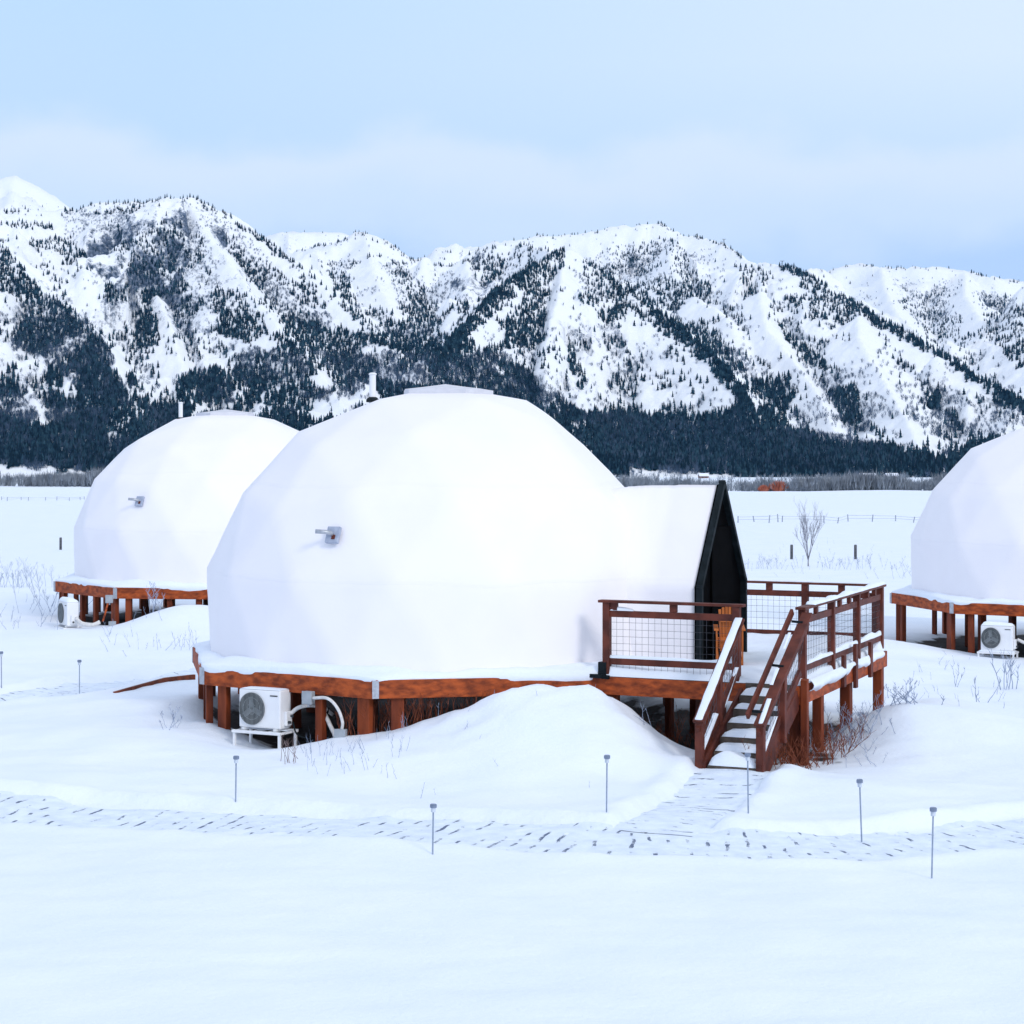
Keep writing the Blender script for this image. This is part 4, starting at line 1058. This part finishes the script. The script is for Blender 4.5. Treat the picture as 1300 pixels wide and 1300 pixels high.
# ---- trees on the mountains. density of conifers / bare broadleaf per patch of country
CON = [(.95,[(230,530),(700,540),(780,602),(140,602)]), (.6,[(-1100,380),(-45,380),(-45,592),(-1100,592)]), (.6,[(1315,400),(2300,400),(2300,612),(1315,612)]), (.97,[(690,518),(775,525),(800,605),(765,605),(715,560)]), (.5,[(330,400),(470,430),(560,440),(640,440),(640,470),(480,475),(400,470),(300,455)]), (.6,[(380,350),(430,385),(500,425),(480,430),(420,395),(370,360)]), (.55,[(490,330),(520,345),(560,400),(590,410),(560,432),(520,405)]), (.6,[(250,300),(275,310),(300,370),(280,400),(255,360)]), (.4,[(150,290),(230,280),(240,330),(180,360),(140,340)]), (.65,[(60,300),(100,310),(120,345),(80,335)]), (.6,[(100,470),(165,520),(150,540),(60,520)]), (.7,[(300,420),(420,425),(420,450),(330,450)]),
 (.95,[(0,308),(30,345),(60,376),(95,398),(60,420),(30,385),(0,372)]), (.8,[(60,376),(130,428),(148,480),(160,520),(110,500),(60,455),(20,440),(25,420)]),
 (1,[(-40,528),(60,545),(100,525),(150,500),(200,515),(245,515),(235,545),(185,562),(150,600),(100,598),(60,590),(-40,592)]), (.8,[(160,470),(195,500),(185,525),(150,520)]),
 (.9,[(222,490),(240,472),(270,468),(295,480),(290,512),(230,512)]), (.55,[(290,470),(340,480),(400,510),(390,545),(300,525)]), (.7,[(60,465),(85,470),(85,498),(62,495)]),(.7,[(-10,465),(22,468),(28,505),(-10,508)]),
 (.95,[(128,365),(165,365),(165,385),(130,385)]), (.85,[(170,400),(200,390),(205,440),(175,440)]), (.8,[(180,372),(235,358),(240,370),(185,385)]),
 (.8,[(275,400),(330,398),(400,410),(440,425),(430,445),(380,440),(320,440),(278,425)]), (.98,[(400,420),(450,425),(500,425),(570,432),(602,432),(600,446),(540,452),(470,440),(420,440)]),
 (.45,[(440,446),(560,452),(640,450),(700,495),(740,528),(700,540),(620,505),(500,500),(470,480)]), (.92,[(470,480),(520,490),(600,500),(690,530),(740,560),(700,560),(600,520),(480,510)]),
 (.97,[(735,528),(800,522),(870,528),(930,520),(1000,545),(1060,565),(1130,570),(1200,585),(1240,560),(1310,560),(1310,612),(1200,614),(1100,610),(1000,610),(900,600),(780,596),(760,560)]),
 (.92,[(745,328),(770,340),(802,362),(850,400),(895,440),(925,470),(940,500),(915,470),(880,440),(845,415),(800,382),(765,356)]),
 (.92,[(563,440),(605,392),(645,355),(700,325),(722,318),(700,335),(660,362),(625,385),(600,412),(590,430)]),
 (.75,[(830,385),(860,380),(905,400),(935,440),(945,480),(910,460),(870,430)]), (.8,[(880,430),(905,432),(925,475),(918,485),(890,455)]), (.9,[(905,470),(918,472),(940,510),(932,514)]),
 (.55,[(740,372),(800,370),(800,400),(770,408),(750,400)]), (.6,[(655,355),(700,375),(680,395),(650,420),(635,412)]), (.75,[(705,420),(725,440),(745,490),(735,495),(715,455)]), (.7,[(640,405),(690,400),(690,440),(640,445)]),
 (.85,[(955,485),(1005,480),(1000,545),(930,545),(935,500)]), (.75,[(1050,500),(1085,490),(1090,540),(1050,535)]), (.75,[(1172,500),(1195,500),(1195,520),(1172,520)]),
 (.85,[(1000,340),(1030,352),(1060,370),(1100,392),(1140,415),(1180,435),(1215,455),(1200,458),(1150,432),(1100,408),(1050,382),(1010,358)]),
 (.5,[(1000,375),(1060,378),(1110,405),(1130,420),(1080,412),(1010,400)]), (.6,[(975,400),(1010,430),(1050,460),(1070,478),(1040,470),(1000,440)]),
 (.6,[(1190,455),(1240,480),(1300,510),(1300,530),(1240,495)]),(.5,[(1230,385),(1310,380),(1310,470),(1270,450)]), (.35,[(1120,375),(1310,370),(1310,440),(1200,440)]), (.8,[(1290,440),(1310,440),(1310,470),(1290,468)]),
 (.6,[(800,345),(870,318),(880,345),(905,360),(900,395),(840,380),(800,370)]), (.5,[(935,335),(985,340),(985,395),(945,385)]), (.45,[(690,310),(860,300),(870,318),(780,350),(700,335)]),
 (.8,[(0,282),(70,285),(72,290),(0,290)]), (.85,[(118,268),(185,262),(185,270),(120,275)]),(.55,[(0,300),(75,302),(75,318),(10,318)]),
 (.7,[(262,256),(300,275),(345,306),(372,330),(362,330),(330,305),(290,277)]), (.5,[(290,320),(330,330),(340,370),(300,380)]),
 (.6,[(410,342),(445,350),(455,390),(420,375)]), (.55,[(450,395),(530,385),(590,380),(600,400),(560,405),(470,400)]), (.5,[(480,410),(580,400),(570,432),(490,428)]), (.55,[(440,345),(475,318),(490,322),(450,345)]),
 (.35,[(330,330),(400,380),(460,420),(400,400),(340,350)]), (.3,[(200,330),(330,340),(350,410),(230,400)]), (.6,[(590,325),(605,322),(605,375),(592,375)]), (.5,[(610,315),(650,310),(640,355),(612,365)]),
 (.35,[(280,440),(460,450),(470,500),(400,505),(300,470)]), (.5,[(660,480),(700,510),(720,530),(670,510)])]
ASP = [(.7,[(-40,528),(245,515),(150,600),(-40,592)]), (.30,[(80,268),(260,255),(345,330),(330,400),(200,405),(90,350)]), (.22,[(1080,340),(1310,355),(1310,420),(1100,410)]), (.22,[(700,300),(900,300),(930,340),(860,400),(740,370)]), (.25,[(400,330),(600,330),(600,420),(420,400)]), (.22,[(1050,470),(1310,520),(1310,560),(1080,550)]),
 (.95,[(60,376),(100,400),(132,430),(148,480),(166,520),(110,505),(60,460),(15,445),(30,415),(30,390)]), (.9,[(440,448),(560,452),(640,450),(700,495),(730,525),(690,530),(600,500),(500,500),(460,480)]),
 (.6,[(290,440),(460,450),(470,505),(400,510),(300,480)]), (.6,[(330,350),(400,390),(460,425),(400,420),(340,390)]), (.5,[(250,470),(300,480),(300,515),(250,510)]), (.55,[(850,400),(900,440),(930,480),(960,480),(930,430),(880,400)]),
 (.8,[(740,525),(1060,555),(1200,580),(1200,610),(780,598)]), (.35,[(0,500),(120,500),(110,540),(0,530)]), (.5,[(480,410),(590,400),(590,435),(490,430)]), (.4,[(930,500),(960,500),(955,545),(930,540)]), (.25,[(1000,480),(1100,490),(1180,560),(1040,540)]), (.4,[(560,330),(600,345),(600,425),(570,425)])]
run = np.minimum.accumulate(PYg, axis=0)               # the visible skyline as one walks away
def sample(n, seed):
    g = np.random.default_rng(seed)
    c = g.uniform(0, NCOL-1.001, n); py = g.uniform(255, 612, n); ci = np.round(c).astype(int)
    Yv = np.full(n, np.nan)
    for k in np.unique(ci):
        s = np.where(ci == k)[0]; col_ = run[:,k]
        j = np.searchsorted(-col_, -py[s])             # first row whose skyline is at or above py
        ok = (j > 0) & (j < NROW)
        jj = np.clip(j,1,NROW-1); y0, y1 = col_[jj-1], col_[jj]; t = np.clip((y0-py[s])/np.maximum(y0-y1,1e-6),0,1)
        Yv[s] = np.where(ok, rowY[jj-1]+(rowY[jj]-rowY[jj-1])*t, np.nan)
    r = np.interp(c, np.arange(NCOL), ratio); m = ~np.isnan(Yv)
    return r[m]*Yv[m], Yv[m]
def hgrid(X, Y, A=None):
    A = ZZ if A is None else A
    fr = np.interp(Y, rowY, np.arange(NROW)); fc = np.interp(X/Y, ratio, np.arange(NCOL))
    i = np.clip(fr.astype(int),0,NROW-2); j = np.clip(fc.astype(int),0,NCOL-2); u = fr-i; v = fc-j
    return (A[i,j]*(1-v)+A[i,j+1]*v)*(1-u)+(A[i+1,j]*(1-v)+A[i+1,j+1]*v)*u
def scatter(polys, n, seed, sparse, clump):
    X, Y = sample(n, seed); g = np.random.default_rng(seed+1)
    Z = hgrid(X, Y); px = 650+X/Y*F; py = HY-(Z-HC)/Y*F
    wx = px+fbm(px/16,py/14,3,seed+2)*11; wy = py+fbm(px/16,py/14,3,seed+3)*8
    d = poly_mask(wx, wy, polys)
    cl = fbm(X/45, Z/22, 3, seed+4)
    hol = hgrid(X, Y, HOLLOW)
    d = np.where(d > .88, d*(.35+.65*sstep(-.62, -.25, cl+.02*hol)), d*sstep(-.42, .10, cl+.15*d+.05*hol)*1.25)
    d = np.maximum(d, sparse*sstep(.05,.45,cl)*sstep(330,470,py)+sparse*.30*sstep(.1,.4,cl)+ clump*.02)
    d = d + .16*sstep(2.0, 7, hol)*sstep(270, 330, py)
    keep = g.random(len(X)) < d
    return X[keep], Y[keep], Z[keep], px[keep], py[keep]
def cone_template(sides, tiers, seed):
    g = np.random.default_rng(seed); V = []; Fs = []
    for t in range(tiers):
        z0 = .06+.90*t/tiers*.95; z1 = min(1, z0+1.45*.92/tiers) if t < tiers-1 else 1.0; r = .20*(1-t/(tiers+.35))
        o = len(V); V.append((g.normal(0,.01), g.normal(0,.01), z1))
        for k in range(sides):
            a = 2*math.pi*(k+g.uniform(-.25,.25))/sides; rr = r*(1.15 if k%2 else .72)*g.uniform(.85,1.15)
            V.append((rr*math.cos(a), rr*math.sin(a), z0+g.uniform(-.03,.03)))
        Fs += [(o, o+1+k, o+1+(k+1)%sides) for k in range(sides)]
    o = len(V); V += [(.02,0,0),(-.012,.018,0),(-.012,-.018,0),(0,0,.3)]; Fs += [(o,o+1,o+3),(o+1,o+2,o+3),(o+2,o,o+3)]
    return np.array(V), np.array(Fs)
def twig_template(n, seed):
    g = np.random.default_rng(seed); V = []; Fs = []
    for k in range(n):
        a = g.uniform(0,6.28); z = g.uniform(.0,.55); l = g.uniform(.25,.5); r0 = .22*math.sin(min(1,z*1.8+.15)*2.2)*g.uniform(.2,1)
        p = np.array((r0*math.cos(a), r0*math.sin(a), z)); d = np.array((math.cos(a)*.30, math.sin(a)*.30, 1.0))*l; w = np.array((-math.sin(a), math.cos(a), 0))*.022
        o = len(V); V += [p-w, p+w, p+d]; Fs.append((o,o+1,o+2))
    o = len(V); V += [(.02,0,0),(-.02,0,0),(0,0,.7)]; Fs.append((o,o+1,o+2))
    return np.array(V), np.array(Fs)
def merge(name, temps, X, Y, Z, H, Wd, mat, seed):
    g = np.random.default_rng(seed); Vs = []; Fs = []; o = 0; which = g.integers(0, len(temps), len(X)); rot = g.uniform(0, 6.28, len(X))
    for k, (tv, tf) in enumerate(temps):
        s = np.where(which == k)[0]
        if not len(s): continue
        c, sn = np.cos(rot[s])[:,None], np.sin(rot[s])[:,None]; w = (H[s]*Wd[s])[:,None]
        v = np.stack([(tv[:,0]*c-tv[:,1]*sn)*w+X[s][:,None], (tv[:,0]*sn+tv[:,1]*c)*w+Y[s][:,None], tv[:,2]*H[s][:,None]+Z[s][:,None]], -1)
        f = tf[None]+(np.arange(len(s))*len(tv))[:,None,None]+o
        Vs.append(v.reshape(-1,3)); Fs.append(f.reshape(-1,3)); o += len(s)*len(tv)
    return np_mesh(name, np.concatenate(Vs), np.concatenate(Fs), mat, k=3, smooth=False)
X, Y, Z, px, py = scatter(CON, 170000, 400, .06, .25)
def crest(i, n, deep, seed, p0=0.0, p1=1.0):
    # conifers that stand along a crest, the windward fringe of each ridge
    g = np.random.default_rng(seed); pts = np.array([P3(*p) for p in RIDGES[i][1]]); l = np.concatenate([[0], np.cumsum(np.hypot(np.diff(pts[:,0]), np.diff(pts[:,1])))])
    t = g.uniform(p0, p1, n)*l[-1]; x = np.interp(t, l, pts[:,0]); y = np.interp(t, l, pts[:,1])-g.uniform(0, 1, n)**1.4*deep
    k = (fbm(x/38, y/22, 3, seed+1) > g.uniform(-.45, .05, n)) & (np.abs(x/y) < .34); return x[k], y[k]
cx, cy = [np.concatenate(v) for v in zip(crest(0,420,14,1,.2), crest(3,500,60,2), crest(7,160,16,3), crest(10,240,40,4), crest(12,1500,48,5,.0,.42), crest(12,1050,42,6,.45,.95), crest(16,1000,26,7,.12), crest(14,160,18,8), crest(19,110,16,9))]
cz = hgrid(cx, cy); X = np.concatenate([X, cx]); Y = np.concatenate([Y, cy]); Z = np.concatenate([Z, cz]); px = np.concatenate([px, 650+cx/cy*F]); py = np.concatenate([py, HY-(cz-HC)/cy*F])
g = np.random.default_rng(77); H = g.uniform(6.5, 13.5, len(X))*np.interp(py, [250,330,450,560,600], [.55,.62,.8,1.05,1.2])*np.where(Y > 3300, .9, 1)
Wd = g.uniform(.85, 1.35, len(X))
size = H/Y
hid = ((px > 370) & (px < 770) & (py-H/Y*F > 520+.0004*(px-570)**2)) | (px > 1215) & (py > 590-.6*(px-1215)) | (px < -5) | (px > 1305)
order = np.argsort(np.where(hid, 0, size))[::-1]; top = order[:300]; rest = order[300:]
temps = [cone_template(7, 3, k) for k in range(6)]
forest = merge('conifer_forest', temps, X[rest], Y[rest], Z[rest]-.5, H[rest], Wd[rest], M['conifer'], 5); tag(forest, kind='stuff')
big = []
for k in range(6):
    v, f = cone_template(12, 7, 50+k); big.append(np_mesh('conifer', v, f, M['conifer'], k=3, smooth=False)); 
for n_, i in enumerate(top):
    o = big[n_] if n_ < 6 else big[n_%6].copy()
    if n_ >= 6: col.objects.link(o)
    o.location = (X[i], Y[i], Z[i]-.4); o.scale = (H[i]*Wd[i], H[i]*Wd[i], H[i]); o.rotation_euler = (0,0,g.uniform(0,6.28))
    tag(o, 'dark green conifer in the forest at the foot of the snowy mountains', 'tree', 'conifers along the foot of the mountains')
X, Y, Z, px, py = scatter(ASP, 178000, 500, .10, .3)
H = g.uniform(5, 9.5, len(X))*np.interp(py, [250,400,470], [.5,.75,1])*np.where(py > 525, 1.25, 1)
o = merge('leafless_woodland', [twig_template(20, k) for k in range(6)], X, Y, Z-.3, H, g.uniform(1.0,1.6,len(X)), M['aspen'], 6); tag(o, kind='stuff')
# ridge-top fringe
# willow brush along the far edge of the field
def brush(pxa, pxb, ymin, ymax, n, hmin, hmax, mat, name, seed, prob=None):
    g = np.random.default_rng(seed); px = g.uniform(pxa, pxb, n); Y = g.uniform(ymin, ymax, n); X = (px-650)/F*Y
    c = fbm(X/14, Y/60, 3, seed)
    k = c > (-.12 if prob is None else prob); X, Y = X[k], Y[k]
    H = g.uniform(hmin, hmax, len(X))*(1+.8*c[k]); o = merge(name, [twig_template(20, 90+k) for k in range(5)], X, Y, gz(X,Y)-.1, H, g.uniform(.8,1.4,len(X)), M[mat], seed); tag(o, kind='stuff'); return o
brush(-60, 770, 575, 610, 3000, 3.0, 4.8, 'brush', 'willow_thicket', 610)
brush(1005, 1290, 480, 510, 1300, 2.6, 4.4, 'brush', 'willow_thicket', 620, -.4)
brush(760, 1010, 485, 530, 900, 2.0, 3.2, 'brush', 'willow_thicket', 630, -.02)
brush(-60, 1400, 700, 2200, 1500, 2, 5, 'brush', 'valley_scrub', 640, .08)
# orange willows
random.seed(8)
for px, s, lab in ((988,1.0,'rounded orange willow bush at the far edge of the field'), (970,.62,'smaller reddish willow bush left of the orange one')):
    Y = 486; x = (px-650)/F*Y; mb = MB(); zb = gzs(x,Y)
    for _ in range(260):
        an = random.random()*6.28; rr = random.random()**.5; e = Vector((math.cos(an)*rr*2.6*s, math.sin(an)*rr*2.2*s, (2.7*math.sqrt(1-rr*rr*.85)+random.uniform(-.2,.2))*s)); b = Vector((e.x*.45,e.y*.45,0))
        mb.tube([b, b.lerp(e,.6)+Vector((0,0,.2)), e], [.06,.05,.02], 3, False)
    o = mb.build('willow_bush', M['willow'], loc=(x,Y,zb)); tag(o, lab, 'bush')
# cabins at the forest edge
def cabin(px, Y, w, lab):
    x = (px-650)/F*Y; z = gzs(x,Y)-.2; r = empty('cabin', (x,Y,z), R(12), label=lab, cat='cabin')
    mb = MB(); d, h, rh = w*.7, 2.6, 2.2
    mb.box((0,0,h/2),(w,d,h)); mb.add([(-w/2,-d/2,h),(-w/2,d/2,h),(-w/2,0,h+rh),(w/2,-d/2,h),(w/2,d/2,h),(w/2,0,h+rh)], [(0,1,2),(3,5,4)]); mb.build('walls', M['cabin'], r)
    mb = MB()
    for s in (-1,1): mb.bar((-w/2-.5, s*(d/4+.15), h+rh/2+.05), (w/2+.5, s*(d/4+.15), h+rh/2+.05), math.hypot(d/2+.3,rh), .45, Vector((0,s*rh,d/2)))
    mb.build('snowy_roof', M['snowroof'], r)
    MB().box((w*.2,-d/2-.02,1.4),(1.2,.08,1.0)).build('window', M['fan'], r); MB().box((-w*.2,-d/2-.02,1.1),(1.0,.08,2.0)).build('door', M['fan'], r)
cabin(1101, 1500, 11, 'snow roofed cabin at the forest edge right of the orange bush'); cabin(1132, 1600, 9, 'smaller snow roofed cabin beside the other one at the forest edge'); cabin(893, 1850, 8, 'lone tiny cabin before the forest, above the entrance gable')
# lift towers on the ridge
def lift_tower(px, py, km, h, lab):
    x, y, z = P3(px, py, km); z = float(hgrid(np.array([x]),np.array([y]))[0])-1.0
    r = empty('lift_tower', (x,y,z), label=lab, cat='lift tower', group='lift towers on the ridge'); mb = MB()
    for s in ((-1,-1),(-1,1),(1,-1),(1,1)): mb.tube([(s[0]*1.6,s[1]*1.6,-1),(s[0]*.5,s[1]*.5,h)], .22, 4)
    for k in range(6):
        t = k/6; w = 1.6-1.1*t; w2 = 1.6-1.1*(t+1/6); mb.tube([(-w,-w,h*t),(w2,-w2,h*(t+1/6))], .12, 4); mb.tube([(w,-w,h*t),(-w2,-w2,h*(t+1/6))], .12, 4)
    mb.build('mast', M['mast'], r); MB().bar((-3.4,0,h),(3.4,0,h), .6,.6).build('crossarm', M['mast'], r)
lift_tower(993, 338, 3.2, 13, 'lattice lift tower on the ridge right of the main summit'); lift_tower(919, 311, 3.52, 11, 'lift tower on the shoulder just right of the main summit')

# ------------------------------------------------------------------ air
hz = MB().box((0,2950,325), (7000,6400,740)).build('haze', bpy.data.materials.new('haze_air')); tag(hz, kind='stuff')
m = hz.data.materials[0]; m.use_nodes = True; nt = m.node_tree; nt.nodes.clear()
out = N(nt, 'ShaderNodeOutputMaterial'); vol = N(nt, 'ShaderNodeVolumePrincipled'); vol.inputs['Density'].default_value = 2.8e-5; vol.inputs['Color'].default_value = (.16,.52,1,1); vol.inputs['Anisotropy'].default_value = 0
nt.links.new(vol.outputs[0], out.inputs['Volume'])

# ------------------------------------------------------------------ sky, sun, camera
SUN = Vector((.50,-.70,.52)).normalized()
w = bpy.data.worlds.new('World'); scene.world = w; w.use_nodes = True; nt = w.node_tree; L = nt.links
bg = nt.nodes['Background']; bg.inputs['Strength'].default_value = .1
sky = N(nt, 'ShaderNodeTexSky'); sky.sky_type = 'NISHITA'; sky.sun_disc = False; sky.sun_elevation = math.asin(SUN.z); sky.sun_rotation = math.atan2(SUN.x, SUN.y)
tc = N(nt, 'ShaderNodeTexCoord'); sp = N(nt, 'ShaderNodeSeparateXYZ'); L.new(tc.outputs['Generated'], sp.inputs[0])
mp = N(nt, 'ShaderNodeMapping'); mp.inputs['Scale'].default_value = (11,7,16); mp.inputs['Location'].default_value = (1.3,0,.4); L.new(tc.outputs['Generated'], mp.inputs['Vector'])
nz = N(nt, 'ShaderNodeTexNoise'); nz.inputs['Scale'].default_value = 1; nz.inputs['Detail'].default_value = 5; nz.inputs['Roughness'].default_value = .5; L.new(mp.outputs[0], nz.inputs['Vector'])
ma = N(nt, 'ShaderNodeMath', operation='MULTIPLY_ADD'); L.new(nz.outputs['Fac'], ma.inputs[0]); ma.inputs[1].default_value = .068; L.new(sp.outputs['Z'], ma.inputs[2])
rp = N(nt, 'ShaderNodeValToRGB'); cr = rp.color_ramp; cr.interpolation = 'EASE'
K = 10.4
stops = [(.0,(.49,.68,1.02)),(.112,(.50,.69,1.03)),(.142,(.66,.805,1.03)),(.166,(.71,.83,1.03)),(.188,(.56,.75,1.03)),(.26,(.54,.745,1.03)),(.42,(.70,.82,1.04)),(1.0,(.78,.86,1.04))]
cr.elements[0].position = 0; cr.elements[0].color = (*stops[0][1],1); cr.elements[1].position = 1; cr.elements[1].color = (*stops[-1][1],1)
for p_, c_ in stops[1:-1]: e_ = cr.elements.new(p_); e_.color = (*c_,1)
L.new(ma.outputs[0], rp.inputs['Fac'])
# paler towards the right
xr = N(nt, 'ShaderNodeMapRange'); xr.inputs['From Min'].default_value = -.16; xr.inputs['From Max'].default_value = .22; xr.inputs['To Min'].default_value = 0; xr.inputs['To Max'].default_value = .85; L.new(sp.outputs['X'], xr.inputs['Value'])
zr = N(nt, 'ShaderNodeMapRange'); zr.inputs['From Min'].default_value = .11; zr.inputs['From Max'].default_value = .18; L.new(sp.outputs['Z'], zr.inputs['Value'])
mm = N(nt, 'ShaderNodeMath', operation='MULTIPLY'); L.new(xr.outputs[0], mm.inputs[0]); L.new(zr.outputs[0], mm.inputs[1])
m1 = N(nt, 'ShaderNodeMixRGB'); L.new(mm.outputs[0], m1.inputs['Fac']); L.new(rp.outputs['Color'], m1.inputs[1]); m1.inputs[2].default_value = (.76,.875,1.03,1)
sc = N(nt, 'ShaderNodeMixRGB', blend_type='MULTIPLY'); sc.inputs['Fac'].default_value = 1; sc.inputs[2].default_value = (K,K,K,1); L.new(m1.outputs[0], sc.inputs[1])
mx = N(nt, 'ShaderNodeMixRGB'); mx.inputs['Fac'].default_value = .92; L.new(sky.outputs[0], mx.inputs[1]); L.new(sc.outputs[0], mx.inputs[2]); L.new(mx.outputs[0], bg.inputs['Color'])
ld = bpy.data.lights.new('Sun', 'SUN'); ld.energy = 1.15; ld.angle = R(14); ld.color = (1,.95,.90); lo = bpy.data.objects.new('Sun', ld); col.objects.link(lo)
lo.rotation_euler = SUN.to_track_quat('Z','Y').to_euler()
cd = bpy.data.cameras.new('Camera'); cam = bpy.data.objects.new('Camera', cd); col.objects.link(cam); scene.camera = cam
cam.location = (0,0,HC); cam.rotation_euler = (R(90),0,0); cd.sensor_width = 36; cd.lens = 36*F/1300; cd.shift_y = -(650-HY)/1300; cd.clip_start = .1; cd.clip_end = 20000
vs = scene.view_settings; vs.view_transform = 'Standard'; vs.look = 'None'; vs.exposure = .08; vs.gamma = 1
scene.cycles.volume_step_rate = 5; scene.cycles.max_bounces = 8
